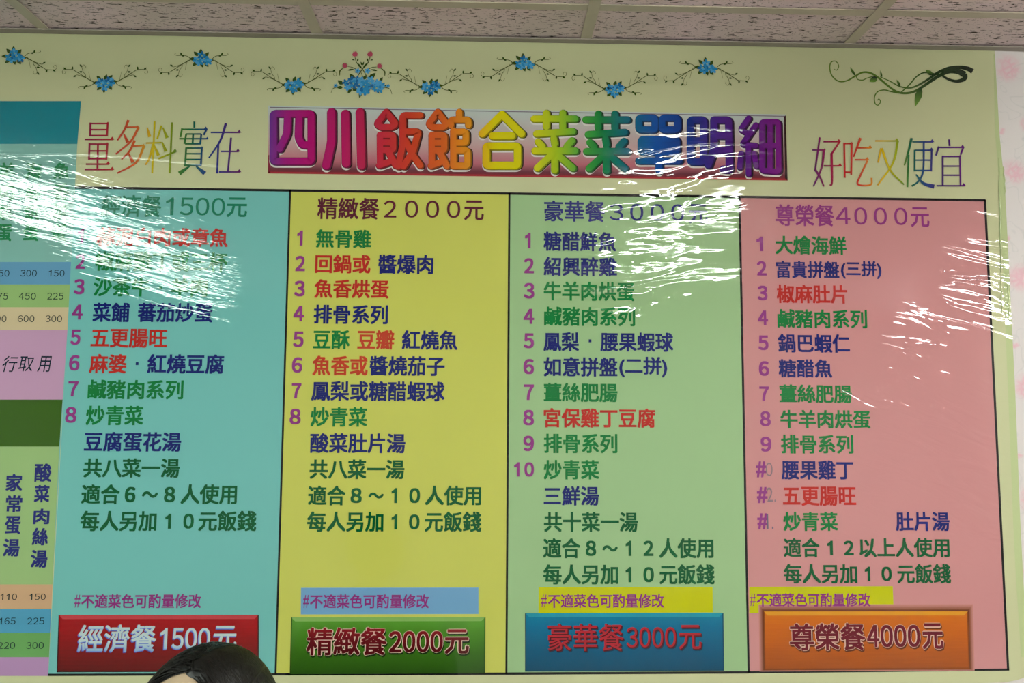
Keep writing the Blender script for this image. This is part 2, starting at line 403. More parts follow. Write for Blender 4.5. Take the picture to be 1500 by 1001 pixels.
def ribbon(bm, pts, w, y, cap=False, closed=False, mi=0):
    """flat stroke in wall coordinates (x,z); w = width or list of widths (m)"""
    LAY[0] = (LAY[0]+1) % 18; y = y-LAY[0]*3e-6
    n = len(pts); ws = w if isinstance(w, (list, tuple)) else [w]*n
    if len(ws) != n: ws = [ws[0]+(ws[-1]-ws[0])*i/(n-1) if len(ws) == 2 else np.interp(i/(n-1), np.linspace(0, 1, len(ws)), ws) for i in range(n)]
    L = []; R = []
    for i in range(n):
        if closed: a, b = pts[i-1], pts[(i+1) % n]; 
        else: a, b = pts[max(0, i-1)], pts[min(n-1, i+1)]
        d1 = (pts[i]-pts[i-1]).normalized() if (i > 0 or closed) else None
        d2 = (pts[(i+1) % n]-pts[i]).normalized() if (i < n-1 or closed) else None
        if d1 is None: d1 = d2
        if d2 is None: d2 = d1
        t = d1+d2
        if t.length < 1e-6: t = d2.copy()
        t.normalize(); nn = Vector((-t.y, t.x)); k = 1/max(0.5, abs(nn.dot(Vector((-d2.y, d2.x)))))
        L.append(bm.verts.new((pts[i].x+nn.x*ws[i]/2*k, y, pts[i].y+nn.y*ws[i]/2*k)))
        R.append(bm.verts.new((pts[i].x-nn.x*ws[i]/2*k, y, pts[i].y-nn.y*ws[i]/2*k)))
    for i in range(n if closed else n-1):
        j = (i+1) % n; f = bm.faces.new((L[i], L[j], R[j], R[i])); f.material_index = mi
    if cap:
        for e in ([] if closed else (0, n-1)):
            disc(bm, pts[e], ws[e]/2, y-(1.5e-6 if e else 0.8e-6), mi)
def disc(bm, c, r, y, mi=0, ry=None, rot=0.0, n=14):
    vs = []
    for k in range(n):
        a = 2*PI*k/n; ex, ez = r*math.cos(a), (ry or r)*math.sin(a)
        vs.append(bm.verts.new((c[0]+ex*math.cos(rot)-ez*math.sin(rot), y, c[1]+ex*math.sin(rot)+ez*math.cos(rot))))
    bm.faces.new(vs).material_index = mi
def leafp(bm, c, ang, l, w, y, mi=0):
    """pointed leaf from its foot c, in wall metres"""
    LAY[0] = (LAY[0]+1) % 18; y = y-LAY[0]*3e-6
    ca, sa = math.cos(ang), math.sin(ang); vs = []
    prof = [(0, 0), (.2, .38), (.45, .5), (.75, .3), (1, 0), (.75, -.3), (.45, -.5), (.2, -.38)]
    for u, v in prof: vs.append(bm.verts.new((c[0]+u*l*ca-v*w*sa, y, c[1]+u*l*sa+v*w*ca)))
    bm.faces.new(vs).material_index = mi

# ------------------------------------------------------------------ the banner
SX = W(1470, 500)[0]
banner = empty('menu_banner', (0.1, -0.002, W(750, 1001)[1]))
tag(banner, 'wide laminated restaurant menu banner in cream with four coloured set-meal columns, pinned to the wall', 'banner')
Y0 = -0.0030
M_CREAM = printed((187, 189, 148), 'cream_print')
M_EDGE = printed((178, 190, 140), 'pale_green_film_margin')
# sheet outline (right edge leans outwards a little towards the bottom, lower right corner rounded)
zb = W(1100, 1000.5)[1]; xl = -1.62
ZT = CEIL-0.0036
top = [(xl, ZT), (-1.0, ZT), (0.0, ZT), (W(1456, 78)[0], ZT)]
right = [W(1463, 200), W(1471, 280), W(1477, 400), W(1486, 580), W(1493, 760), W(1497.5, 850), W(1503, 930)]
xr, zr = right[-1]
cornr = [W(1506, 962), W(1505, 980), W(1500, 992), W(1489, 996), W(1471, 999.3), W(1440, 1000.5)]
outline = top+right+cornr+[(0.3, zb), (xl, zb-0.003)]
bm = bmesh.new()
f = [bm.verts.new((x, Y0, z)) for x, z in outline]; b_ = [bm.verts.new((x, -0.0008, z)) for x, z in outline]
n = len(outline); bm.faces.new(f); bm.faces.new(b_[::-1])
for i in range(n): bm.faces.new((f[i], b_[i], b_[(i+1) % n], f[(i+1) % n]))
bmesh.ops.recalc_face_normals(bm, faces=bm.faces)
obj('sheet', bm, M_CREAM, banner)
bm = bmesh.new()   # folded clear margin of the film down the right edge
ed = [W(1456, 80.5)]+right+[W(1506, 962)]
inn = [(ed[0][0]-.003, ed[0][1])]+[(x-0.010-0.006*min(1, k/3), z) for k, (x, z) in enumerate(right)]+[(ed[-1][0]-.018, ed[-1][1])]
va = [bm.verts.new((x-.0004, Y0-0.0010, z)) for x, z in ed]; vb = [bm.verts.new((x, Y0-0.0002, z)) for x, z in inn]
for i in range(len(ed)-1): bm.faces.new((va[i], va[i+1], vb[i+1], vb[i]))
fixn(bm); obj('film_margin', bm, M_EDGE, banner)['label'] = 'pale green folded film margin down the right edge'
# bright fold of film by the right edge: a narrow raised bead
bm = bmesh.new()
for a, b, wd, h in (((1462, 232), (1465, 400), .0045, .0022), ((1468, 245), (1471, 285), .004, .002), ((1465, 400), (1466, 460), .003, .0015), ((1475, 405), (1476, 470), .004, .0018)):
    P = [Vector(W(a[0]+(b[0]-a[0])*t/8+(.6*math.sin(t*2.1)), a[1]+(b[1]-a[1])*t/8)) for t in range(9)]
    prev = None
    for k, p in enumerate(P):
        s = math.sin(PI*(k+.5)/9)**.5
        ring = [bm.verts.new((p.x+wd/2*math.cos(q)*s, Y0-0.0006-h*math.sin(q)*s, p.y)) for q in (0, .6, 1.2, 1.57, 1.94, 2.54, PI)]
        if prev:
            for q in range(6): bm.faces.new((prev[q], prev[q+1], ring[q+1], ring[q]))
        prev = ring
fixn(bm); obj('film_fold', bm, M_EDGE, banner, smooth=True)

YP = Y0-0.0003; YS = YP-0.0002; YT = YS-0.0003
YTXT = YS-0.0004
# --- price table at the left
L = -150
def lx(py):  # right edge of the table (measured)
    return np.interp(py, [149, 212, 484, 655, 857, 990], [119.9, 114.3, 100.0, 88.0, 78.0, 71.7])
bands = [(149, 211.6, (0, 118, 132)), (211.6, 384.3, (118, 168, 160)), (384.3, 417.2, (88, 140, 172)), (417.2, 450.7, (135, 168, 105)),
         (450.7, 484, (190, 172, 138)), (484, 585.7, (178, 138, 168)), (585.7, 654.3, (48, 84, 16)), (654.3, 856, (140, 170, 112)),
         (856, 892, (186, 150, 116)), (892, 927, (72, 140, 170)), (927, 962.5, (96, 148, 84)), (962.5, 990, (166, 128, 168))]
table = None
bm = bmesh.new()
q = [W(L, 149), W(119.9, 149), W(114.3, 211.6), W(100.0, 484), W(78, 857), W(71.7, 990), W(L, 990)]
bm.faces.new([bm.verts.new((x, YP+0.00008, z)) for x, z in q]); fixn(bm)
table = obj('price_table', bm, printed((118, 168, 160), 'pale_teal_print'), banner)
for a, b, c in bands:
    o = quad('table_band', [(L, a), (lx(a), a), (lx(b), b), (L, b)], printed(c), YP, table)
INKG = (18, 112, 62); NAVY = (28, 34, 104); BLK = (22, 40, 44)
def colm(chars, boxes, ink):
    for ch, (x0, y0, x1, y1) in zip(chars, boxes): text(ch, x0, y0, x1, y1, ink, YT, table, 0.030)
for dx, s in ((0, '魚香烘蛋'), (-40.8, '海鮮烘蛋'), (-80, '羊肉烘蛋')):
    colm(s, [(80+dx, 239, 103+dx, 263), (79+dx, 269, 102+dx, 294), (77.7+dx, 299.5, 100+dx, 324), (76+dx, 329, 98.6+dx, 354)], (22, 118, 70))
colm('酸菜肉絲湯', [(52, 679, 77, 706), (51.5, 710.6, 74, 736), (50.4, 745, 73.8, 768), (48.6, 773, 71.8, 799), (46.6, 805.3, 71, 831.6)], NAVY)
colm('家常蛋湯', [(10, 694.4, 34.5, 720), (10, 725.5, 34, 750.5), (8.6, 756, 31.8, 782.6), (6, 789, 30.4, 815.3)], NAVY)
for s, x0, y0, x1, y1 in (('450', -9, 396, 15.2, 405.6), ('300', 31.6, 396, 55.3, 405.6), ('150', 72.8, 396, 95.8, 405.6), ('675', -10.5, 429.6, 13.2, 439.2),
        ('450', 29.2, 429.6, 54, 439.2), ('225', 70.7, 429.6, 94.4, 439.2), ('900', -13, 462.6, 11, 472.2), ('600', 27.5, 462.6, 51.8, 472.2), ('300', 68, 462.6, 92.2, 472.2),
        ('110', 2.4, 869.5, 26.4, 878.6), ('150', 44.8, 869.5, 68.3, 878.6), ('165', 0.4, 904.7, 24.4, 914.3), ('225', 41.4, 904.7, 66.4, 914.3),
        ('220', -1.6, 940.5, 23.6, 950), ('300', 40, 940.5, 65.5, 950)):
    text(s, x0, y0, x1, y1, BLK, YT, table, 0.0)
text('行', 5.4, 522, 26.5, 545.5, (18, 34, 50), YT, table, 0.004, slant=.2); text('取', 29.5, 522.5, 50.5, 544.5, (18, 34, 50), YT, table, 0.004, slant=.15); text('用', 57.5, 522, 75.5, 545.5, (18, 34, 50), YT, table, 0.004, slant=.12)

# --- the four menu panels
PUR = (130, 50, 118); GR = (8, 108, 50); DG = (4, 80, 42); NV = (16, 26, 98); RD = (166, 34, 28)
TOPY = lambda x: 275+(x-111)*.01400
panels = [('pale turquoise set-meal column', (105, 172, 168), [(111.3, 276), (424, 280.2), (403, 985.6), (72, 987)]),
          ('yellow set-meal column', (184, 186, 86), [(427, 280.5), (745, 284.5), (740.5, 985), (405.5, 985.6)]),
          ('pale green set-meal column', (144, 176, 128), [(747.5, 284.7), (1081, 289.3), (1094.5, 983.6), (742.8, 985)]),
          ('dusty pink set-meal column', (186, 128, 128), [(1084, 289.5), (1440, 294.6), (1473.5, 979.5), (1097.5, 983.6)])]
PN = []
for lab, c, q in panels:
    o = quad('menu_panel', q, printed(c), YP, banner); o['label'] = lab; PN.append(o)
M_BLACK = printed((12, 12, 16), 'black_rule')
for q in (hline((111, 275.4), (1442, 294.0), 3.6), hline((71.5, 988.3), (741, 986.6), 3.4), hline((741, 986.6), (1096, 984.6), 3.6), hline((1096, 984.6), (1477, 980.6), 3.2),
          vline((425.6, 278), (404.2, 987), 2.9), vline((746.2, 283), (741.7, 987), 3.0), vline((1082.5, 288), (1096, 985), 3.2), vline((1441.4, 293), (1475.3, 981), 3.4)):
    obj_ = quad('ruled_line', q, M_BLACK, YP-0.00012, banner)
rows = [
 # (panel, text, x0, y0, x1, y1, colour)
 (0,'經濟餐',150,286.5,237.5,318.5,(18,112,84)),(0,'1500',244,290.3,330.5,316.3,(18,112,84)),(0,'元',333,290,363,319,(18,112,84)),
 (0,'1',115.2,336,124,357.3,PUR),(0,'蒜泥白肉或章魚',142.4,334,335,361.8,RD),
 (0,'2',112.2,373,126,394.5,PUR),(0,'椒麻雞丁或三杯',141,369,334,398.3,GR),
 (0,'3',109.5,409.4,125,431.8,PUR),(0,'沙茶牛',138.4,406.7,220,435,GR),(0,'■',233.6,420,238,424.4,GR),(0,'羊肉',251.4,407.5,304.8,435.4,GR),
 (0,'4',106.8,446.6,122.7,468.7,PUR),(0,'菜餔',137,443.8,191,472.2,NV),(0,'蕃茄炒蛋',202.8,444.4,312.3,472.8,NV),
 (0,'5',104.7,483.2,119.2,505.6,PUR),(0,'五更腸旺',134.3,482,246,509.9,RD),
 (0,'6',102.5,520.5,117.9,543.4,PUR),(0,'麻婆',132.2,519,186.6,547.4,RD),(0,'■',200,531,204,535.2,NV),(0,'紅燒豆腐',217,519.3,329,548,NV),
 (0,'7',101.1,558.8,116,581,PUR),(0,'鹹豬肉系列',130,556.9,269.7,585.2,GR),
 (0,'8',97,596.5,113.3,619.7,PUR),(0,'炒青菜',127.3,594.6,211,623.2,GR),
 (0,'豆腐蛋花湯',124.6,633,266.5,662,NV),(0,'共八菜一湯',123.5,671.5,264.3,699.8,DG),
 (0,'適合',120.6,709.6,176.7,738.6,DG),(0,'6',184,713.3,199.6,735.9,DG),(0,'～',209,719.5,232.5,729.5,DG),(0,'8',241.4,713.3,257.6,735.9,DG),(0,'人使用',265.7,709.6,348,738.6,DG),
 (0,'每人另加',119.2,748.2,230.4,778.2,DG),(0,'1',243,752.6,251.6,774.6,DG),(0,'0',269.6,752.6,284.8,774.6,DG),(0,'元飯錢',291.5,748.2,376.4,778.2,DG),
 (1,'精緻餐',465.5,290.5,555.9,322,(84,24,44)),(1,'2',562.6,294.6,581,319.4,(84,24,44)),(1,'0',593.4,294.6,612.8,319.6,(84,24,44)),(1,'0',624,294.8,643.4,319.8,(84,24,44)),(1,'0',655,295,674.4,320,(84,24,44)),(1,'元',680,294.5,708.8,323.4,(84,24,44)),
 (1,'1',435.9,338.5,444,360.6,PUR),(1,'無骨雞',463.4,336.9,544.3,363.8,GR),
 (1,'2',433.2,375.4,447.5,397.8,PUR),(1,'回鍋或',462.3,373.5,543.2,401,RD),(1,'醬爆肉',554.5,373.6,635,402,NV),
 (1,'3',431.8,411.8,447.2,434.8,PUR),(1,'魚香烘蛋',461,410,570,437.7,RD),
 (1,'4',430.5,448.8,446,471.2,PUR),(1,'排骨系列',460,447.2,568.6,475.2,NV),
 (1,'5',430,486,445.3,509,PUR),(1,'豆酥',459.3,484,512.7,512,GR),(1,'豆瓣',524,484,578,512.4,(172,56,34)),(1,'紅燒魚',589,484.4,670.5,513,NV),
 (1,'6',428.3,523.7,443.4,546.4,PUR),(1,'魚香或',458.2,521.6,539.2,550.4,(172,50,30)),(1,'醬燒茄子',541.9,522,651.6,551,NV),
 (1,'7',427.8,561.5,442,584,PUR),(1,'鳳梨或糖醋蝦球',456.6,558.8,651.6,588,NV),
 (1,'8',425,599,441.2,622,PUR),(1,'炒青菜',455.5,596.6,538.3,625.4,GR),
 (1,'酸菜肚片湯',454.7,634.9,594.2,664,NV),(1,'共八菜一湯',454,673.2,592.8,701.8,DG),
 (1,'適合',452,711.5,506.6,740.4,DG),(1,'8',514,715,530.4,737,DG),(1,'～',540,721.6,562.4,730.6,DG),(1,'1',573.8,715,582,737,DG),(1,'0',599.8,715,615.6,737,DG),(1,'人使用',623,711.5,704.8,740.4,DG),
 (1,'每人另加',450.5,749.3,562,779,DG),(1,'1',573.8,753.6,582.2,775.6,DG),(1,'0',599.4,753.6,614.8,775.6,DG),(1,'元飯錢',622.6,749.3,705.2,779.2,DG),
 (2,'豪華餐',796.9,294.8,885.9,325.5,(38,40,108)),(2,'3',892.6,299.3,912.4,323.6,(38,40,108)),(2,'0',922.6,299.5,942,324,(38,40,108)),(2,'0',952.6,299.8,972,324.2,(38,40,108)),(2,'0',982.6,300,1001.9,324.5,(38,40,108)),(2,'元',1008.6,299.8,1036,328.4,(38,40,108)),
 (2,'1',769,341.7,777.2,364.4,PUR),(2,'糖醋鮮魚',796,340.4,902,368.6,NV),
 (2,'2',767.7,378.7,782,401,PUR),(2,'紹興醉雞',796.3,377.3,903.4,405,NV),
 (2,'3',767.2,415,782.6,438,PUR),(2,'牛羊肉烘蛋',796.3,413.2,929,441.5,GR),
 (2,'4',766.8,452.9,782.4,475,PUR),(2,'鹹豬肉系列',796.9,450.2,929.9,478.2,GR),
 (2,'5',767,488.7,782,510.8,PUR),(2,'鳳梨',796,487,848,515,NV),(2,'■',862,497.6,866,502,NV),(2,'腰果蝦球',879,487.4,985.7,515.6,NV),
 (2,'6',766.7,526.2,782,548.6,PUR),(2,'如意拼盤',796.3,523.5,904.2,552.2,NV),(2,'(二拼)',906.6,523,976.8,553.2,NV),
 (2,'7',767.2,563.4,782,586.3,PUR),(2,'薑絲肥腸',796.3,561.2,904.2,589.2,GR),
 (2,'8',766.4,600.6,782,623.5,PUR),(2,'宮保雞丁豆腐',796.3,598.4,959.5,627,RD),
 (2,'9',766.6,638.4,782,661,PUR),(2,'排骨系列',796.3,635.7,904,664.2,GR),
 (2,'1',753,677.2,761,698.2,PUR),(2,'0',768,677.2,782,698.4,PUR),(2,'炒青菜',796.3,674,877.2,702.5,GR),
 (2,'三鮮湯',796.3,712.3,877.2,740.6,NV),(2,'共十菜一湯',796.5,750,934,779.2,DG),
 (2,'適合',795.5,788.3,849.6,817.7,DG),(2,'8',857.6,792,873,814.4,DG),(2,'～',882,798.6,904.6,808,DG),(2,'1',916,792,924.4,814.4,DG),(2,'2',942,792,956.6,814.4,DG),(2,'人使用',965,788.3,1044.5,817.7,DG),
 (2,'每人另加',795.5,826.6,905,856,DG),(2,'1',916,830.6,924.4,852.8,DG),(2,'0',942,830.6,957.4,852.8,DG),(2,'元飯錢',965.4,826.6,1046,856,DG),
 (3,'尊榮餐',1135,300.4,1220.8,332,(128,44,112)),(3,'4',1223.4,304.6,1244.4,329.4,(128,44,112)),(3,'0',1250.4,304.8,1269,329.8,(128,44,112)),(3,'0',1279,305,1298,330,(128,44,112)),(3,'0',1308.6,305.2,1327.8,330.4,(128,44,112)),(3,'元',1332.8,304.4,1360,333.4,(128,44,112)),
 (3,'1',1107.4,347.4,1117,368.6,PUR),(3,'大燴海鮮',1135,346,1238.8,373.6,GR),
 (3,'2',1108,383.2,1122,404.2,PUR),(3,'富貴拼盤',1136,382.8,1228.4,408.2,NV),(3,'(三拼)',1230.6,382.8,1290,409,NV),
 (3,'3',1108.8,419,1123.4,440.6,PUR),(3,'椒麻肚片',1136.8,417.6,1240,445,RD),
 (3,'4',1109.4,455.4,1124.2,477,PUR),(3,'鹹豬肉系列',1138,453.8,1269,481.3,GR),
 (3,'5',1110,491.8,1124.8,513.4,PUR),(3,'鍋巴蝦仁',1138.8,489.6,1243.8,517,NV),
 (3,'6',1110.8,529.4,1125.6,551,PUR),(3,'糖醋魚',1139.6,526.6,1218,553.6,NV),
 (3,'7',1111.6,566.4,1125.6,587.4,PUR),(3,'薑絲肥腸',1140.8,563.6,1246.6,590.6,GR),
 (3,'8',1112.8,602.8,1128,624.6,PUR),(3,'牛羊肉烘蛋',1142.2,600.8,1274,628.2,GR),
 (3,'9',1113.6,640,1129,661.8,PUR),(3,'排骨系列',1143,637.2,1248.8,664.8,GR),
 (3,'#',1106.6,676,1121.4,699.4,PUR),(3,'0',1121,678,1130.8,697.6,(128,108,116)),(3,'腰果雞丁',1143.8,674.4,1248.8,702.6,NV),
 (3,'#',1108,713.4,1123.4,737,PUR),(3,'2.',1122.6,714,1135.6,735.4,(128,108,116)),(3,'五更腸旺',1145.8,712.8,1252.8,741,RD),
 (3,'#',1108.6,752,1124,775.6,PUR),(3,'1.',1122.6,752.6,1132,775.2,(96,92,110)),(3,'炒青菜',1146.4,749.8,1226.2,778,GR),(3,'肚片湯',1311,749.8,1389.4,778,NV),
 (3,'適合',1147,788,1199.6,816.6,DG),(3,'1',1210.6,792,1219,813.4,DG),(3,'2',1235,792,1249.4,813.4,DG),(3,'以上人使用',1257.6,787.8,1389.4,816.4,DG),
 (3,'每人另加',1147,826,1254.6,854.6,DG),(3,'1',1265.6,830,1273.6,851,DG),(3,'0',1290,830,1305,851,DG),(3,'元飯錢',1313,826,1391.4,854.6,DG),
]
for p, s, x0, y0, x1, y1, c in rows:
    light = s in ('1500',) or (y0 < 306 and s in '234０0')
    grey = c in ((128,108,116), (96,92,110))
    num = s in '0123456789#' and len(s) == 1
    off = 0.006 if light else (0.0 if grey else (0.030 if num else (0.017 if y0 < 306 else 0.026)))
    nm = 'heading_lettering' if y0 < 306 else ('dish_number' if c == PUR else 'dish_lettering')
    text(s, x0, y0, x1, y1, c, YTXT if not grey else YTXT-.0001, PN[p], off, nm)
# --- notes and price buttons
PURN = (128, 44, 112)
for i, (bx, bc, tx) in enumerate([(None, None, (110.5, 870, 295.7, 890.8)), ([(441.5, 861), (701, 860.6), (701, 899.4), (441.2, 900)], (102, 148, 184), (444.7, 870.4, 628.7, 891)),
        ([(789, 860), (1043.2, 859.6), (1043.6, 897), (788.5, 898)], (178, 180, 8), (792.5, 869.8, 972, 890.4)),
        ([(1096.8, 859.6), (1306.6, 858.6), (1308, 895), (1096.8, 898.2)], (176, 178, 8), (1097.6, 868.6, 1273.8, 888.6))]):
    par = PN[i]
    if bx: par = quad('note_strip', bx, printed(bc), YS, banner)
    text('#', tx[0], tx[1]+1, tx[0]+8.5, tx[3]-1, PURN, YTXT, par, 0.004, 'note_lettering')
    text('不適菜色可酌量修改', tx[0]+10, tx[1], tx[2], tx[3], PURN, YTXT, par, 0.022, 'note_lettering')
def zz(px, py): return W(px, py)[1]
buttons = [
 ('red price plate', [(87.2, 900.6), (379.6, 900.6), (379.8, 983.6), (84.5, 984.6)], [(86,8,10),(110,12,14),(140,16,20),(150,20,26)], (176,60,66), (60,6,10), True),
 ('green price plate', [(427, 904), (711.2, 903.6), (710.8, 986), (425, 987.6)], [(36,72,16),(48,92,20),(66,120,32),(84,140,48)], (120,160,84), (40,70,20), False),
 ('blue price plate', [(769, 898), (1059, 897.6), (1060, 982.4), (769, 983.6)], [(0,62,92),(0,74,106),(0,92,128),(4,108,140)], (30,130,150), (0,56,80), False),
 ('orange price plate', [(1117.6, 895.6), (1416.6, 895.4), (1419, 979.6), (1119, 981)], [(140,66,14),(158,76,16),(178,88,14),(186,100,16)], (196,134,32), (120,56,12), True)]
blet = [
 ('經濟餐', (116,914.7,230.2,954.2), '1500', (236.2,919.6,308.7,950), '元', (314,916.6,347.5,951)),
 ('精緻餐', (450,919.2,566.5,959.4), '2000', (570.5,924.4,648.7,955), '元', (652,921.9,686.8,957.6)),
 ('豪華餐', (802,913.3,913.3,953.4), '3000', (917.3,918.7,989.9,948.5), '元', (994,915.6,1027.2,951.4)),
 ('尊榮餐', (1156,912.9,1266,952), '4000', (1269,915.4,1346,947.4), '元', (1350,913,1380,950.6))]
for i, (lab, q, g, hi, lo, grain) in enumerate(buttons):
    zt, zb_ = zz(q[0][0], q[0][1]), zz(q[3][0], q[3][1])
    zl = [zb_+(zt-zb_)*t for t in (0, .35, .75, 1.0)]
    if i == 3:   # printed soft drop shadow around the orange plate
        for k in range(7):
            r = 8-k*1.15; cc = tuple(int(a+(b-a)*(k/6)**1.3) for a, b in zip((176, 120, 112), (92, 44, 20)))
            quad('plate_shadow', [(q[0][0]-r*.9, q[0][1]-r*1.3), (q[1][0]+r*.9, q[1][1]-r*1.3), (q[2][0]+r*.9, min(983.0, q[2][1]+r*.3)), (q[3][0]-r*.9, min(984.0, q[3][1]+r*.3))], printed(cc), YS-0.00004-k*1e-5, banner)
    YB = YS-0.00015
    plate = quad('price_plate', q, grad('plate_ink', 'z', list(zip(zl, g)), grain), YB, banner); plate['label'] = lab
    x0, x1 = q[0][0], q[1][0]; yt = q[0][1]
    quad('bevel_edge', [(x0, yt), (x1, q[1][1]), (x1-6, q[1][1]+6), (x0+6, yt+6)], printed(hi), YB-2e-5, plate)
    quad('bevel_edge', [(x1-1.6, q[1][1]), (x1, q[1][1]), (q[2][0], q[2][1]), (q[2][0]-1.6, q[2][1])], printed(lo), YB-2e-5, plate)
    quad('bevel_edge', [(x0, yt), (x0+1.6, yt), (q[3][0]+1.6, q[3][1]), (q[3][0], q[3][1])], printed(lo), YB-2e-5, plate)
    quad('bevel_edge', [(q[3][0], q[3][1]-2), (q[2][0], q[2][1]-2), q[2], q[3]], printed(lo), YB-2e-5, plate)
    px = 0.0015
    def put(col, off, dxp=0, dzp=0, y=0.0, numoff=None):
        a = blet[i]
        for s, bx in ((a[0], a[1]), (a[2], a[3]), (a[4], a[5])):
            g_ = (off-0.012)*30   # keep the letter's skeleton in place when it is fattened
            text(s, bx[0]-g_, bx[1]-g_, bx[2]+g_, bx[3]+g_, col, YB-0.0002-y, plate, off, 'plate_lettering', dxp*px, dzp*px)
    if i == 0:
        put((52, 70, 150), .014, -1.2, -1.8, 0); put((110, 130, 200), .014, -.8, -1.0, .00004)
        put(grad('silver_ink', 'z', [(zz(200, 955), (120, 160, 196)), (zz(200, 940), (182, 198, 196)), (zz(200, 915), (170, 190, 192))]), .012, 0, 0, .0001)
    elif i == 1:
        put((26, 50, 14), .045, 1.0, -2.4, 0); put((206, 176, 160), .046, 0, 0, .00005); put(grad('dark_red_ink', 'z', [(zz(560, 958), (70, 12, 16)), (zz(560, 935), (96, 20, 26)), (zz(560, 918), (130, 26, 32))]), .022, 0, 0, .0001)
    elif i == 2:
        put((6, 44, 70), .024, 1.4, -1.8, 0); put((70, 14, 22), .022, .6, -.8, .00005); put((150, 28, 38), .006, -.2, .4, .0001)
    else:
        put((84, 36, 10), .045, 1.0, -2.4, 0); put((196, 160, 146), .046, 0, 0, .00005); put((92, 12, 28), .022, 0, 0, .0001)

# --- title board and its ten fat rounded characters
tb = quad('title_board', [(393.4, 155.6), (1150.4, 168.4), (1153, 265.4), (393.2, 254.8)], None, YP, banner)
zA, zB = zz(770, 162), zz(770, 260)
tb.data.materials.append(grad('title_board_ink', 'z', [(zB, (120, 30, 40)), (zB+.012*1, (96, 44, 56)), (zB+.03, (170, 96, 108)), (zB+.075, (180, 150, 150)), (zA, (176, 188, 184))]))
quad('board_edge', [(393.3, 252), (1153, 262.4), (1153, 265.4), (393.2, 254.8)], printed((150, 40, 48)), YP-.00003, tb)
quad('board_edge', [(396, 157.6), (1149, 170.6), (1149, 171.8), (396, 158.8)], printed((110, 90, 110)), YP-.00003, tb)
quad('board_edge', [(1147.5, 171), (1150.4, 170), (1153, 265.4), (1149, 262)], printed((50, 20, 24)), YP-.00003, tb)
quad('board_edge', [(393.6, 228), (396.4, 228), (396.4, 254.6), (393.4, 254.6)], printed((120, 30, 50)), YP-.00003, tb)
SHI = [[(22,0),(0,22),(10,28),(34,28),(44,22),(22,0)], [(8,42),(38,42),(38,70),(8,70)], [(8,56),(38,56)], [(8,42),(8,96)], [(6,98),(28,92)], [(26,72),(44,98)]]
TITLE = {
 '四': ([395.6,161.7,462.3,243], 11.5, [[(0,0),(100,0),(100,100),(0,100),'c'], [(38,0),(36,42),(16,74)], [(68,0),(66,50),(76,66),(100,66)]]),
 '川': ([472,159,538.6,250], 13, [[(14,0),(14,56),(0,100)], [(52,3),(54,96)], [(92,0),(96,100)]]),
 '飯': ([547,160,621,250], 10.5, SHI+[[(100,6),(60,6),(60,60),(50,100)], [(62,36),(96,36),(84,72),(62,100)], [(66,52),(82,78),(100,98)]]),
 '館': ([622.8,160,694,250.7], 10.5, SHI+[[(74,0),(74,12)], [(54,24),(54,14),(96,14),(96,24)], [(60,34),(60,98)], [(60,36),(90,36),(90,56),(60,56)], [(60,70),(94,70),(94,98),(60,98)]]),
 '合': ([700.7,162.7,770,249.3], 12, [[(50,0),(0,38)], [(50,0),(100,38)], [(26,42),(76,42)], [(10,62),(90,62),(90,100),(10,100),'c']]),
 '菜': ([776.8,161.3,848,256], 11, [[(0,10),(100,10)], [(30,0),(30,24)], [(70,0),(70,24)], [(6,36),(94,32)], [(10,50),(20,58)], [(48,44),(50,54)], [(92,48),(80,58)], [(2,66),(100,66)], [(50,62),(50,100)], [(44,72),(8,96)], [(56,72),(94,96)]]),
 '葉': ([852.5,162.7,924,256.5], 11, [[(0,10),(100,10)], [(30,0),(30,24)], [(70,0),(70,24)], [(6,36),(94,32)], [(10,50),(20,58)], [(48,44),(50,54)], [(92,48),(80,58)], [(2,66),(100,66)], [(50,62),(50,100)], [(44,72),(8,96)], [(56,72),(94,96)]]),
 '單': ([929.9,166.7,1000,256], 11, [[(0,2),(40,2),(40,24),(0,24),'c'], [(58,2),(96,2),(96,24),(58,24),'c'], [(6,42),(94,42),(94,66),(6,66),'c'], [(6,54),(94,54)], [(50,42),(50,100)], [(0,82),(100,82)]]),
 '明': ([1005.3,168,1073.7,256], 11.5, [[(0,4),(34,4),(34,84),(0,84),'c'], [(0,44),(34,44)], [(60,4),(98,4),(100,100),(84,98)], [(60,4),(60,60),(46,90)], [(60,34),(98,34)], [(60,62),(98,62)]]),
 '細': ([1077.3,170,1144.8,262], 9, [[(24,0),(4,20),(26,28)], [(42,12),(8,46),(42,48)], [(24,50),(24,98)], [(6,62),(2,86)], [(38,62),(44,84)], [(58,6),(98,6),(100,94),(58,92),'c'], [(58,48),(98,48)], [(78,6),(78,92)]]),
}
rb = [(395,(96,40,130)),(420,(146,12,110)),(455,(162,0,100)),(510,(168,16,84)),(560,(178,34,52)),(600,(184,52,30)),(650,(196,88,28)),(690,(208,136,20)),(725,(200,188,0)),(775,(196,190,6)),(815,(150,176,24)),(850,(60,150,50)),(880,(0,116,52)),(922,(0,92,120)),(960,(0,70,150)),(1010,(10,44,124)),(1050,(60,24,120)),(1095,(80,10,116)),(1145,(112,8,116))]
rst = [(W(a, 210)[0], c) for a, c in rb]
def many_stops(name, stops, dark=1.0):
    # colour ramps hold up to 32 stops
    return grad(name, 'x', [(x, tuple(v*dark for v in c)) for x, c in stops])
M_T1 = many_stops('rainbow_ink', rst); M_T0 = many_stops('rainbow_edge_ink', rst, 0.62)
M_SH = printed((26, 10, 16), 'title_shadow_ink'); M_WH = printed((205, 200, 196), 'title_glow_ink')
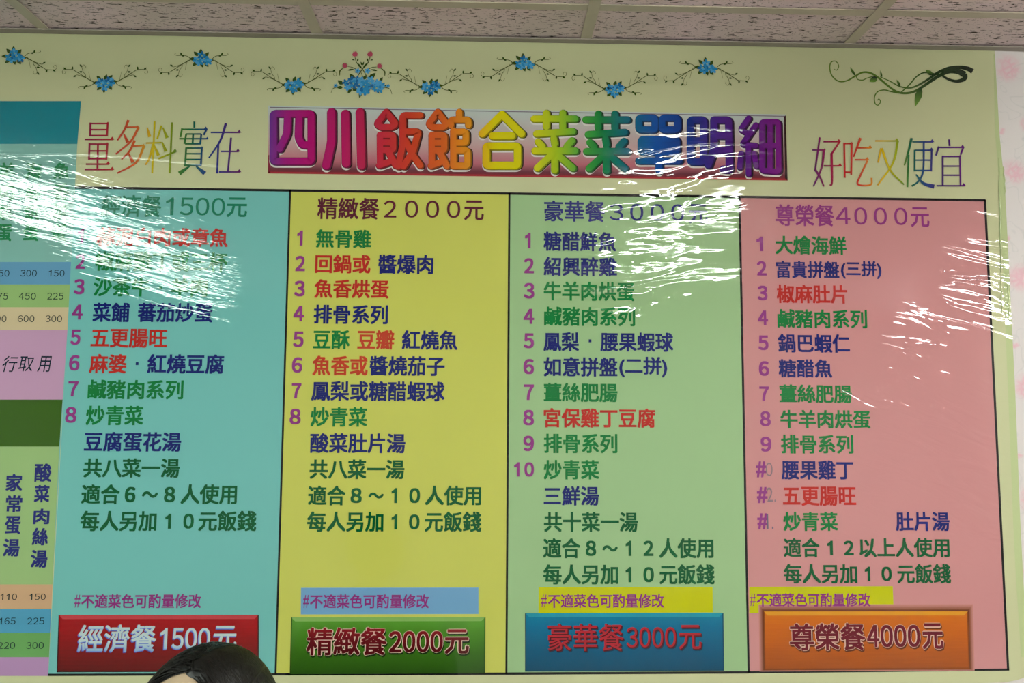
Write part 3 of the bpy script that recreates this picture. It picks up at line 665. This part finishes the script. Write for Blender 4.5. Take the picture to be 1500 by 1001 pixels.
def stroke_pts(st, box_, rr=1.0, wpx=0.0):
    closed = st[-1] == 'c'; pts = st[:-1] if closed else st
    x0, y0, x1, y1 = box_; h = wpx/2; x0 += h; x1 -= h; y0 += h; y1 -= h
    P = [Vector(W(x0+(x1-x0)*a/100, y0+(y1-y0)*b/100)) for a, b in pts]
    # round the corners
    out = []; n = len(P); r = 0.006*rr
    for k in range(n):
        if (k in (0, n-1)) and not closed: out.append(P[k]); continue
        a, b, c = P[k-1], P[k], P[(k+1) % n]
        ra = min(r, (a-b).length*.45); rc = min(r, (c-b).length*.45)
        s, e = b+(a-b).normalized()*ra, b+(c-b).normalized()*rc
        for t in (0, .25, .5, .75, 1): out.append(s*(1-t)**2+b*2*t*(1-t)+e*t*t)
    return out, closed
for ch, (bx, wpx, sts) in TITLE.items():
    px = 0.00149
    char = None
    for (mat, dw, dx, dz, y) in ((M_WH, 1.5, .3, -3.0, 0), (M_SH, 0.5, 2.6, -1.0, .00006), (M_T0, 1.4, 0.4, -.4, .00012), (M_T1, -1.2, -.4, .4, .00018)):
        bm = bmesh.new()
        for st in sts:
            P, cl = stroke_pts(st, bx, 1.0, wpx)
            P = [p+Vector((dx*px, dz*px)) for p in P]
            ribbon(bm, P, (wpx+dw)*px, YP-.0001-y, cap=True, closed=cl)
        fixn(bm)
        o = obj('title_character' if char is None else 'ink_layer', bm, mat, tb)
        char = o

# --- two slogans in thin rainbow strokes with small triangular stroke ends ('t')
SL = {
 '量': ([125.3,179,167.5,250.7], [[(20,2),(19,30)],[(20,4),(82,4),'t'],[(80,3),(77,30)],[(20,16.5),(79,16.5)],[(19,28.5),(78,28.5)],[(0,36.5),(98,36.5),'T'],[(17,44),(15,78)],[(17,46),(80,46),'t'],[(79,44),(75,78)],[(16,60),(77,60)],[(15,76),(75,76)],[(46,46),(44,96)],[(4,87),(84,87),'T'],[(0,98),(98,98),'T']]),
 '多': ([170.7,177,212.8,254.7], [[(44,0),(30,18),(6,38)],[(36,13),(78,13),'t'],[(80,13),(52,40),(0,64)],[(28,26),(42,42),'d'],[(66,38),(48,58),(20,74)],[(54,49),(98,48),'t'],[(99,48),(70,80),(4,100)],[(44,62),(60,80),'d']]),
 '料': ([214,178.7,259.5,254.7], [[(30,0),(22,100)],[(6,12),(14,30),'d'],[(52,8),(38,34)],[(2,42),(52,41)],[(26,44),(12,72),(0,84)],[(28,46),(42,66),'d'],[(56,12),(70,32),'d'],[(54,40),(66,58),'d'],[(42,72),(98,58),'T'],[(86,2),(78,100)]]),
 '實': ([263.5,179,306,255], [[(52,0),(52,12)],[(8,15),(94,15),'T'],[(10,13),(4,30)],[(94,15),(84,26)],[(22,24),(76,24)],[(24,24),(18,43)],[(76,24),(72,43)],[(0,33),(98,33),'t'],[(20,43),(74,43)],[(48,24),(46,43)],[(24,50),(20,86)],[(24,51),(80,51),'t'],[(78,51),(74,86)],[(22,62),(76,62)],[(22,73),(76,73)],[(20,84),(74,84)],[(36,86),(0,100),'D'],[(58,86),(88,100),'D']]),
 '在': ([306.7,180,353.3,255], [[(6,20),(98,20),'T'],[(54,2),(36,36),(0,70)],[(30,44),(26,100)],[(38,57),(94,57),'T'],[(70,30),(60,97)],[(32,97),(98,97),'T']]),
 '好': ([1188.8,202,1231.5,274], [[(26,0),(10,68)],[(10,66),(26,80),(40,100)],[(40,26),(32,62),(4,100)],[(0,26),(44,26),'t'],[(38,9),(94,9),'T'],[(94,9),(66,34)],[(66,32),(68,90),(60,98)],[(40,58),(98,58),'T']]),
 '吃': ([1233,203,1275.5,272.5], [[(6,10),(8,84)],[(6,12),(34,12),'t'],[(32,12),(30,78)],[(8,72),(30,72)],[(62,0),(50,20),(38,40)],[(52,21),(98,21),'T'],[(42,46),(88,46),'T'],[(86,48),(58,84),(52,96),(66,100),(98,98),(100,84)]]),
 '又': ([1281,206,1323,272.5], [[(0,2),(78,2),'T'],[(78,2),(62,50),(8,100)],[(22,18),(52,66),(100,98)],[(20,18),(10,50)]]),
 '便': ([1323.5,203,1368,275], [[(24,0),(14,26),(0,56)],[(14,34),(10,100)],[(26,8),(94,8),'T'],[(34,24),(34,68)],[(34,25),(92,25),'T'],[(34,45),(88,45)],[(34,66),(88,66)],[(90,24),(88,68)],[(64,8),(62,66),(46,88),(24,98)],[(38,74),(62,92),(98,99),'D']]),
 '宜': ([1369.6,205,1411.5,275], [[(46,0),(48,14)],[(10,17),(96,17),'T'],[(10,15),(0,34)],[(96,17),(86,32)],[(24,34),(24,96)],[(24,36),(86,36),'t'],[(84,34),(86,96)],[(24,56),(85,56)],[(24,75),(85,75)],[(2,97),(100,97),'T']]),
}
G1 = grad('slogan_ink_left', 'x', [(W(a, 215)[0], c) for a, c in [(125,(120,20,60)),(150,(146,20,50)),(170,(160,40,36)),(200,(184,80,36)),(225,(180,160,16)),(245,(130,140,24)),(265,(60,110,40)),(280,(10,90,56)),(300,(20,60,110)),(320,(40,44,120)),(353,(90,24,90))]])
G2 = grad('slogan_ink_right', 'x', [(W(a, 240)[0], c) for a, c in [(1189,(90,24,96)),(1210,(130,20,70)),(1235,(168,24,30)),(1258,(180,50,30)),(1272,(196,110,30)),(1295,(196,170,10)),(1315,(130,150,20)),(1330,(20,100,50)),(1355,(20,50,120)),(1375,(60,30,100)),(1411,(90,24,110))]])
for k, (ch, (bx, sts)) in enumerate(SL.items()):
    bm = bmesh.new(); px = 0.0015; wl = 2.8*px
    for st in sts:
        kind = st[-1] if isinstance(st[-1], str) else ''
        pts = [p for p in st if not isinstance(p, str)]
        x0, y0, x1, y1 = bx
        P = [Vector(W(x0+(x1-x0)*a/100, y0+(y1-y0)*b/100)) for a, b in pts]
        P = smooth_pts([tuple(p) for p in P], 5) if len(P) > 2 else P
        P = [Vector((p[0], p[1])) for p in P]
        w = wl
        if kind in ('d', 'D'): w = [wl*.7, wl*1.8] if kind == 'd' else [wl*.8, wl*2.4]
        elif len(pts) == 2 and abs(pts[0][1]-pts[1][1]) < 3: w = wl*.85
        elif len(pts) == 3: w = [wl*1.4, wl*1.1, wl*.8]
        ribbon(bm, P, w, YTXT)
        if kind in ('t', 'T'):
            e = P[-1]; s = (3.0 if kind == 't' else 4.6)*px
            vs = [bm.verts.new((e.x+a*s, YTXT-.00009, e.y+b*s)) for a, b in ((-1.0, 0), (.45, -.1), (-.25, .95))]
            bm.faces.new(vs)
    fixn(bm)
    obj('slogan_character', bm, G1 if k < 5 else G2, banner)

# --- flower garland
M_STEM = printed((74, 84, 34), 'stem_ink'); M_LEAF = printed((50, 74, 24), 'leaf_ink'); M_B1 = printed((40, 130, 180)); M_B2 = printed((70, 150, 200)); M_B3 = printed((24, 96, 150)); M_PK = printed((172, 70, 92)); M_YL = printed((150, 170, 110))
PXM = 0.00149
def garland_vine(cx, cy, sx, sy):
    """vine leaving a flower cluster: sx = +1 to the right, sy = +1 running down away from it"""
    bm = bmesh.new()
    def pt(a, b): return Vector(W(cx+sx*a, cy+sy*b))
    def rib(pts, w): ribbon(bm, [Vector((p[0], p[1])) for p in smooth_pts([tuple(pt(*q)) for q in pts], 5)], [x*PXM for x in w], YTXT, mi=0)
    def lf(a, b, ang, l=5.0, w=2.8):
        c = pt(a, b); leafp(bm, c, math.atan2(-sy*math.sin(ang), sx*math.cos(ang)), l*PXM, w*PXM, YTXT-.0001, 1)
    rib([(15,1),(28,8),(42,17),(48,20),(60,20.5)], [1.3, 1.0, .7])
    rib([(28,8),(40,12),(43,11)], [.8, .7]); rib([(28,8),(28.5,12),(32,17),(34,24)], [.8, .6]); rib([(34,24),(31,27),(28,24),(29,22)], [.6, .45])
    rib([(16,0),(21,-3.6),(29,-4.6),(36,-4.6),(39,-6.5),(37.5,-7.5)], [1.0, .5]); rib([(60,20.5),(62.5,17),(61,13.5),(58,15),(58.6,17.5)], [.6, .4])
    rib([(20,2),(22,8),(24,17)], [.6, .4])
    for a, b, an in ((25,-3.5,-.3),(29,-4.6,-1.2),(42,11.4,-.6),(33,16.4,.1),(34,24,.9),(48,20,1.7),(57,20,.7)): lf(a, b, an)
    fixn(bm); return obj('garland_vine', bm, [M_STEM, M_LEAF], banner)
def petal_flower(bm, c, r, y, m1, m2, n=5, rot=0.0):
    for k in range(n):
        a = rot+2*PI*k/n; LAY[0] += 1
        disc(bm, (c[0]+math.cos(a)*r*.55, c[1]+math.sin(a)*r*.55), r*.5, y-(LAY[0] % 30)*2e-6, m1 if k % 2 else m2, ry=r*.33, rot=a, n=10)
def cluster(cx, cy, flip):
    bm = bmesh.new(); R = random.Random(int(cx))
    s = -1 if flip else 1
    for a, b, an in ((-16,1,PI),(-11,9,PI*1.25),(-1,9,PI*1.6),(9,10,PI*1.7),(15,4,PI*1.95),(-9,-8,PI*.75),(-2,-11,PI*.5),(9,-5,PI*.3)):
        c = W(cx+a*.55, cy+s*b*.5); leafp(bm, c, an*s, 9.5*PXM, 5.5*PXM, YTXT, 0)
    for a, b in ((-7,2),(0,-5),(7,2),(-3,5),(3,0),(10,4),(-1,1)) if not flip else ((-7,-2),(6,-4),(0,6),(-3,1),(9,-1),(2,0),(-8,1)):
        petal_flower(bm, W(cx+a, cy+b), 6.2*PXM, YTXT-.0001, 1+R.randrange(2), 1+R.randrange(3), 5, R.uniform(0, 6))
    for a, b in ((-5,1),(4,0),(1,4*(-s))):
        disc(bm, W(cx+a, cy+b), 1.1*PXM, YTXT-.0002, 4)
    fixn(bm); o = obj('blue_flower_cluster', bm, [M_LEAF, M_B1, M_B2, M_B3, M_YL], banner); return o
CL = [(22,83,0),(155,123,1),(296,87,0),(431,126,1),(631,129,1),(767,93,0),(900,132,1),(1034,99,0)]
for cx, cy, f in CL:
    cluster(cx, cy, f)
    garland_vine(cx, cy, 1, -1 if f else 1)
    if cx > 30: garland_vine(cx, cy, -1, -1 if f else 1)
# central bouquet (zoom measured: origin 480,60, 11.12 px per px)
def bq(a, b): return W(480+a/11.12, 60+b/11.12)
bm = bmesh.new()
def brib(pts, w): ribbon(bm, [Vector((p[0], p[1])) for p in smooth_pts([bq(*q) for q in pts], 5)], [x*PXM for x in w], YTXT)
for pts, w in (([(490,590),(570,470),(660,370),(695,270)], [1.3,.9]), ([(640,590),(570,470),(480,370),(450,280)], [1.3,.9]), ([(470,470),(400,440),(330,430)], [1.2,.7]), ([(640,490),(720,445),(800,435)], [1.2,.7]),
        ([(200,575),(205,500),(260,450)], [1.0,2.2,.8]), ([(935,580),(930,510),(870,455)], [1.0,2.2,.8]), ([(60,860),(90,790),(170,760),(240,760)], [.5,1.0,1.0]), ([(1050,880),(1020,800),(940,768),(860,770)], [.5,1.0,1.0]), ([(380,770),(500,805),(700,800)], [.8,1.0,.8]), ([(545,520),(580,600)], [.8,.8])): brib(pts, w)
for a, b, ang, l, w in ((330,490,12,110,30),(810,498,168,110,30),(560,460,128,120,34),(580,460,56,120,34),(565,410,110,70,26),(575,410,74,70,26),(400,315,-10,50,20),(745,318,190,50,20),(490,345,80,60,26),(655,345,100,60,26),
        (250,720,140,110,70),(250,770,180,100,55),(440,640,130,130,80),(680,630,45,150,80),(850,680,60,100,50),(590,640,60,90,60),(390,790,235,100,55),(550,840,255,110,50),(490,790,200,90,60),(800,800,300,90,40),(960,745,170,60,22)):
    leafp(bm, bq(a, b), math.radians(ang), l/11.12*PXM, w/11.12*PXM, YTXT-.0001, 1)
R = random.Random(3)
for a, b, r in ((300,690,60),(400,650,70),(420,720,80),(330,770,60),(490,630,55),(550,660,70),(620,720,90),(540,770,80),(620,830,75),(540,830,70),(700,650,70),(760,730,80),(820,700,70),(850,800,70),(780,790,60),(890,730,55),(470,700,60),(660,780,60)):
    petal_flower(bm, bq(a, b), r/11.12*PXM, YTXT-.0002, 2+R.randrange(2), 2+R.randrange(3), 5, R.uniform(0, 6))
for a, b, r in ((135,740,34),(985,745,34),(490,500,48),(650,500,48)): petal_flower(bm, bq(a, b), r/11.12*PXM, YTXT-.0002, 3, 3, 5); disc(bm, bq(a, b), .9*PXM, YTXT-.0003, 4)
for a, b, r in ((450,220,70),(695,220,70),(285,405,62),(848,412,62)):
    for k in range(11): leafp(bm, bq(a, b+8), math.radians(-10+33*k), r*.8/11.12*PXM, 2.2*PXM, YTXT-.0002, 5)
for a, b in ((420,700),(590,760),(700,700),(800,780)): disc(bm, bq(a, b), 1.2*PXM, YTXT-.0004, 6)
fixn(bm); obj('flower_bouquet', bm, [M_STEM, M_LEAF, M_B1, M_B2, M_B3, M_PK, M_YL], banner)['label'] = 'blue and pink flower bouquet above the title'
# --- green swirl ornament at the top right
def sw(a, b): return W(1200+a/6.25, 80+b/6.25)
GS = grad('swirl_ink', 'x', [(W(1210,110)[0], (96,120,50)), (W(1290,110)[0], (80,112,36)), (W(1330,110)[0], (66,96,34)), (W(1360,110)[0], (34,58,26)), (W(1424,110)[0], (22,34,24))])
bm = bmesh.new()
def srib(pts, w): ribbon(bm, [Vector((p[0], p[1])) for p in smooth_pts([sw(*q) for q in pts], 6)], [x*1.3*PXM for x in w], YTXT)
srib([(130,140),(155,148),(172,110),(145,68),(105,75),(90,120),(105,190),(150,240),(200,255),(260,240),(320,205),(390,170),(460,175),(530,215),(620,290),(700,345),(780,360),(860,345),(940,300),(1020,245),(1100,195),(1180,160),(1260,160),(1325,190)], [.8,1.2,1.6,1.6,2.4,2.6,2.8,4.2,8.0])
srib([(1330,180),(1330,215),(1300,240),(1240,250),(1170,230),(1110,195),(1050,185),(985,170),(930,178),(870,220),(820,280),(745,350)], [4,5,3.4,2.6,2,1.6,1.6,1.4])
srib([(550,210),(640,250),(730,298),(820,312),(900,285),(1000,225),(1080,170),(1180,130),(1280,122),(1350,135),(1395,160)], [1.0,1.6,2.2,3.2,4.5,6.5])
srib([(330,200),(345,232),(390,240),(430,222),(480,208)], [1.0,1.2,1.0])
srib([(525,425),(540,412),(553,440),(530,470),(503,450),(500,390),(530,345),(590,330),(650,345),(720,358)], [.9,1.2,1.3,1.6])
fixn(bm); swo = obj('swirl_ornament', bm, GS, banner); swo['label'] = 'green curling vine ornament at the top right'
M_L2 = printed((84, 122, 44), 'swirl_leaf_ink')
for a, b, c, d, w in ((322,200,275,120,20),(568,215,552,150,13),(735,297,700,235,20),(1030,195,965,145,36),(925,300,870,485,52),(525,215,455,255,46)):
    p, q = Vector(sw(a, b)), Vector(sw(c, d)); v = q-p
    bm = bmesh.new(); leafp(bm, p, math.atan2(v.y, v.x), v.length, w*1.3/6.25*PXM, YTXT-.0001)
    fixn(bm); obj('leaf', bm, grad('leaf_ink', 'z', [(min(p.y, q.y)-.0001, (100,140,50) if q.y < p.y else (22,48,30)), (max(p.y, q.y), (22,48,30) if q.y < p.y else (96,130,50))]), swo)

# ------------------------------------------------------------------ the seated guest in front of the banner (only the top of the head shows in the photograph)
HC = CAM+Vector((-0.336, 1.035, -0.3955))      # centre of the head
M_SKIN = m_plain('skin', (0.30, 0.22, 0.14), 0.5, 0, 40, 0.06)
M_SKIN.node_tree.nodes['Principled BSDF'].inputs['Subsurface Weight'].default_value = 0.1
M_SKIN.node_tree.nodes['Principled BSDF'].inputs['Subsurface Radius'].default_value = (0.01, 0.004, 0.002)
M_HAIR, T_, P_ = newmat('black_hair')
P_.inputs['Base Color'].default_value = (0.004, 0.0035, 0.003, 1); P_.inputs['Roughness'].default_value = 0.38; P_.inputs['Specular IOR Level'].default_value = 0.22
person = empty('person', (HC.x, HC.y+0.02, 0.0))
tag(person, 'person with parted black hair seated in front of the red price plate', 'person')
OX, OY = HC.x, HC.y+0.02
HYAW = math.radians(-21)
def head_dir(az, el):   # local: face towards -Y
    return Vector((math.sin(az)*math.cos(el), -math.cos(az)*math.cos(el), math.sin(el)))
RH = Matrix.Rotation(HYAW, 3, 'Z') @ Matrix.Rotation(math.radians(-3), 3, 'X')
def gau(d, az, el, s):
    v = head_dir(math.radians(az), math.radians(el)); return math.exp(-((1-d.dot(v))*2)/(math.radians(s)**2))
def head_r(d):
    ax, ay, az = 0.075, 0.095, 0.112
    if d.z < 0: ax *= 1-0.16*(-d.z)**1.2*1.1; ay *= 1-0.10*(-d.z)
    r = 1/math.sqrt((d.x/ax)**2+(d.y/ay)**2+(d.z/az)**2)
    r += 0.020*gau(d, 0, -16, 6)+0.010*gau(d, 0, -6, 5)-0.008*gau(d, 20, 2, 8)-0.008*gau(d, -20, 2, 8)
    r += 0.004*gau(d, 20, 13, 10)+0.004*gau(d, -20, 13, 10)+0.005*gau(d, 0, -36, 7)-0.003*gau(d, 0, -31, 2.5)+0.008*gau(d, 0, -55, 12)-0.004*gau(d, 0, -46, 6)
    r += 0.016*gau(d, 92, -4, 7)+0.016*gau(d, -92, -4, 7)+0.012*gau(d, 94, -12, 5)+0.012*gau(d, -94, -12, 5)
    return r
bm = bmesh.new(); bmesh.ops.create_icosphere(bm, subdivisions=6, radius=1)
for v in bm.verts:
    d = v.co.normalized(); v.co = HC+RH @ (d*head_r(d))
hm = D.meshes.new('head'); bm.to_mesh(hm); bm.free()
# body skeleton grown with the skin modifier
J = {}; edges = []; pos = []; rad = []
def jv(n, p, r, par=None):
    J[n] = len(pos); pos.append((OX+p[0], OY+p[1], p[2])); rad.append(r)
    if par: edges.append((J[par], J[n]))
jv('pelvis', (0, 0, .495), (.150, .105)); jv('waist', (0, .01, .62), (.125, .088), 'pelvis'); jv('chest', (0, .01, .76), (.150, .098), 'waist')
jv('upper', (0, .01, .855), (.135, .08), 'chest'); jv('neckb', (0, .01, .925), (.062, .058), 'upper'); jv('neck', (0, -.005, .99), (.054, .054), 'neckb'); jv('skull', (0, -.01, 1.06), (.055, .06), 'neck')
for s, t in ((1, 'r'), (-1, 'l')):
    jv('sh'+t, (s*.158, .01, .868), (.055, .055), 'upper'); jv('ua'+t, (s*.195, -.01, .77), (.047, .047), 'sh'+t); jv('el'+t, (s*.225, -.05, .655), (.038, .038), 'ua'+t)
    jv('fa'+t, (s*.195, -.16, .61), (.036, .036), 'el'+t); jv('wr'+t, (s*.150, -.265, .590), (.024, .020), 'fa'+t); jv('pa'+t, (s*.135, -.315, .590), (.034, .014), 'wr'+t)
    for k, (dx, l) in enumerate(((-.028, .060), (-.010, .072), (.009, .068), (.027, .052))):
        jv('f%d%s' % (k, t), (s*(.132-dx), -.352, .588), (.0095, .009), 'pa'+t); jv('g%d%s' % (k, t), (s*(.132-dx*1.25), -.352-l*.55, .580), (.0085, .0085), 'f%d%s' % (k, t)); jv('h%d%s' % (k, t), (s*(.132-dx*1.3), -.352-l, .562), (.0075, .0075), 'g%d%s' % (k, t))
    jv('t0'+t, (s*.100, -.300, .588), (.012, .011), 'wr'+t); jv('t1'+t, (s*.078, -.330, .580), (.0095, .0095), 't0'+t); jv('t2'+t, (s*.068, -.356, .570), (.0085, .0085), 't1'+t)
    jv('hp'+t, (s*.088, -.03, .485), (.088, .085), 'pelvis'); jv('th'+t, (s*.105, -.22, .488), (.075, .075), 'hp'+t); jv('kn'+t, (s*.115, -.42, .485), (.056, .056), 'th'+t)
    jv('ca'+t, (s*.118, -.425, .33), (.054, .054), 'kn'+t); jv('an'+t, (s*.118, -.40, .10), (.036, .036), 'ca'+t); jv('he'+t, (s*.118, -.40, .045), (.036, .036), 'an'+t); jv('to'+t, (s*.128, -.53, .030), (.040, .026), 'he'+t)
sk = D.meshes.new('sk'); sk.from_pydata(pos, edges, [])
so = D.objects.new('sk', sk); COL.objects.link(so)
so.modifiers.new('s', 'SKIN'); so.modifiers.new('u', 'SUBSURF').levels = 2; so.modifiers['u'].render_levels = 2
for i, v in enumerate(sk.skin_vertices[0].data):
    v.radius = rad[i]; v.use_root = (i == 0)
bpy.context.view_layer.update()
bme = D.meshes.new_from_object(so.evaluated_get(bpy.context.evaluated_depsgraph_get()))
D.objects.remove(so)
bm = bmesh.new(); bm.from_mesh(bme); bm.from_mesh(hm); jm = D.meshes.new('j'); bm.to_mesh(jm); bm.free()
jo = D.objects.new('j', jm); COL.objects.link(jo)
r_ = jo.modifiers.new('r', 'REMESH'); r_.mode = 'VOXEL'; r_.voxel_size = 0.005; s_ = jo.modifiers.new('m', 'SMOOTH'); s_.iterations = 3; s_.factor = .5
bpy.context.view_layer.update()
body = D.meshes.new_from_object(jo.evaluated_get(bpy.context.evaluated_depsgraph_get())); D.objects.remove(jo)
def garment(name, test, off, mat, flare=0.0):
    bm = bmesh.new(); bm.from_mesh(body); bm.normal_update()
    dead = [f for f in bm.faces if not test(f.calc_center_median()-Vector((OX, OY, 0)))]
    bmesh.ops.delete(bm, geom=dead, context='FACES')
    nr = {v: v.normal.copy() for v in bm.verts}
    for v in bm.verts: v.co += nr[v]*off
    for _ in range(6): bmesh.ops.smooth_vert(bm, verts=bm.verts, factor=.5, use_axis_x=True, use_axis_y=True, use_axis_z=True)
    g = bmesh.ops.solidify(bm, geom=bm.faces[:], thickness=-0.002)
    return obj(name, bm, mat, person, smooth=True)
obj('body', body.copy(), M_SKIN, person, smooth=True)
M_SHIRT = m_plain('navy_cotton', (0.03, 0.04, 0.07), 0.85, 0, 60, .2); M_TROU = m_plain('grey_cotton', (0.10, 0.10, 0.11), 0.85, 0, 60, .2); M_SHOE = m_plain('shoe_leather', (0.02, 0.02, 0.02), 0.4)
garment('shirt', lambda c: (c.z > .53 and c.z < .925 and c.y > -.13 and not (abs(c.x) > .15 and c.z < .70)), .010, M_SHIRT)
garment('trousers', lambda c: c.z < .565 and c.z > .11 and not (c.y < -.24 and c.z > .557), .007, M_TROU)
garment('shoe', lambda c: c.z < .085 and c.x > 0, .007, M_SHOE); garment('shoe', lambda c: c.z < .085 and c.x < 0, .007, M_SHOE)
# eyes
for s in (-1, 1):
    d = head_dir(math.radians(s*20), math.radians(1)); c = HC+RH @ (d*(head_r(d)-.004))
    bm = bmesh.new(); bmesh.ops.create_uvsphere(bm, u_segments=16, v_segments=10, radius=.0115, matrix=Matrix.Translation(c))
    obj('eye', bm, m_plain('eye_white', (.75, .72, .68), .2), person, smooth=True)
    bm = bmesh.new(); bmesh.ops.create_uvsphere(bm, u_segments=12, v_segments=8, radius=.0055, matrix=Matrix.Translation(c+RH @ (d*.0075)))
    obj('iris', bm, m_plain('dark_iris', (.02, .012, .008), .1), person, smooth=True)
# hair: a cap that follows the skull, parted a little right of centre, plus combed locks
PART = 0.17
def hairline(az):   # lowest elevation covered by hair for an azimuth from the front (degrees)
    a = abs(math.degrees(az)-2)
    return float(np.interp(a, [0, 22, 40, 55, 70, 100, 130, 180], [64, 60, 46, 12, -22, -26, -38, -44]))
def hair_r(d):
    ax, ay, az = 0.082, 0.104, 0.118
    r = 1/math.sqrt((d.x/ax)**2+(d.y/ay)**2+(d.z/az)**2)
    if d.z > 0: r -= 0.0035*math.exp(-((d.x-0.02)/.03)**2)*(1 if d.y < .3 else 0)
    return r
bm = bmesh.new(); bmesh.ops.create_icosphere(bm, subdivisions=6, radius=1)
dead = []
for v in bm.verts:
    d = v.co.normalized(); az = math.atan2(d.x, -d.y); el = math.degrees(math.asin(max(-1, min(1, d.z))))
    k = el-hairline(az)
    r = hair_r(d)
    if k < 10: r = head_r(d)-.004+(r-head_r(d)+.004)*max(0, min(1, (k+3)/13))**.5
    v.co = HC+RH @ (d*r)
    if k < -6: dead.append(v)
bmesh.ops.delete(bm, geom=dead, context='VERTS')
hr = random.Random(11)
def lock(pts, w0):
    prev = None; n = len(pts)
    for i, (p, nn) in enumerate(pts):
        t = (pts[min(n-1, i+1)][0]-pts[max(0, i-1)][0]).normalized(); b = t.cross(nn).normalized()
        w = w0*math.sin(PI*(i+.6)/(n+.3))**.6
        q = [bm.verts.new(p-b*w), bm.verts.new(p+nn*w*.55), bm.verts.new(p+b*w)]
        if prev:
            bm.faces.new((prev[0], prev[1], q[1], q[0])); bm.faces.new((prev[1], prev[2], q[2], q[1]))
        prev = q
for k in range(1500):
    side = hr.choice((-1, 1)); y = hr.uniform(-.86, .75); x0 = .14+hr.uniform(-.01, .01)+.05*y
    zt = math.sqrt(max(.02, 1-x0*x0-y*y)); d0 = Vector((x0, y, zt)).normalized()
    tgt_az = math.radians(side*hr.uniform(48, 150)); tgt_el = math.radians(hairline(tgt_az)+hr.uniform(-4, 12))
    if y < -.55: tgt_az = math.radians(side*hr.uniform(46, 75)); tgt_el = math.radians(hairline(tgt_az)+hr.uniform(-2, 20))
    if hr.random() < .25: tgt_az = math.radians(side*hr.uniform(120, 178)); tgt_el = math.radians(hairline(tgt_az)+hr.uniform(-4, 12))
    d1 = head_dir(tgt_az, tgt_el); a = hr.uniform(0, .15); pts = []; lift = hr.uniform(-.0010, .0016); wv = hr.uniform(-.03, .03)
    for i in range(11):
        t = a+(1-a)*i/10; d = d0.slerp(d1, t) if d0.dot(d1) > -.98 else d0.lerp(d1, t).normalized()
        d = (d+Vector((0, wv*math.sin(t*PI), .05*math.sin(t*PI)))).normalized()
        az = math.atan2(d.x, -d.y); kk = math.degrees(math.asin(d.z))-hairline(az)
        r = hair_r(d)+lift
        if kk < 6: r = max(head_r(d)+.0012, r-(6-kk)*.0007)
        if kk < -2: break
        pts.append((HC+RH @ (d*r), RH @ d))
    if len(pts) > 4: lock(pts, hr.uniform(.0008, .0020))
obj('hair', bm, M_HAIR, person, smooth=True)['label'] = 'black parted hair'
# stool under the guest
stool = empty('stool', (OX, OY+.02, 0)); tag(stool, 'round wooden stool under the seated person', 'stool')
M_WOOD = m_plain('brown_wood', (.22, .11, .05), .4, 0, 14, .2)
bm = bmesh.new(); bmesh.ops.create_cone(bm, cap_ends=True, segments=40, radius1=.155, radius2=.16, depth=.035, matrix=Matrix.Translation((OX, OY+.02, .370))); bevel(bm, .004, 1); obj('seat', bm, M_WOOD, stool)
for a in (45, 135, 225, 315):
    c, s = math.cos(math.radians(a)), math.sin(math.radians(a)); bm = bmesh.new(); v = box(bm, -.016, .016, -.016, .016, 0, .3525)
    for q in v: q.co = Vector((OX+q.co.x+c*(.16-.06*q.co.z/.35), OY+.02+q.co.y+s*(.16-.06*q.co.z/.35), q.co.z))
    obj('leg', bm, M_WOOD, stool)
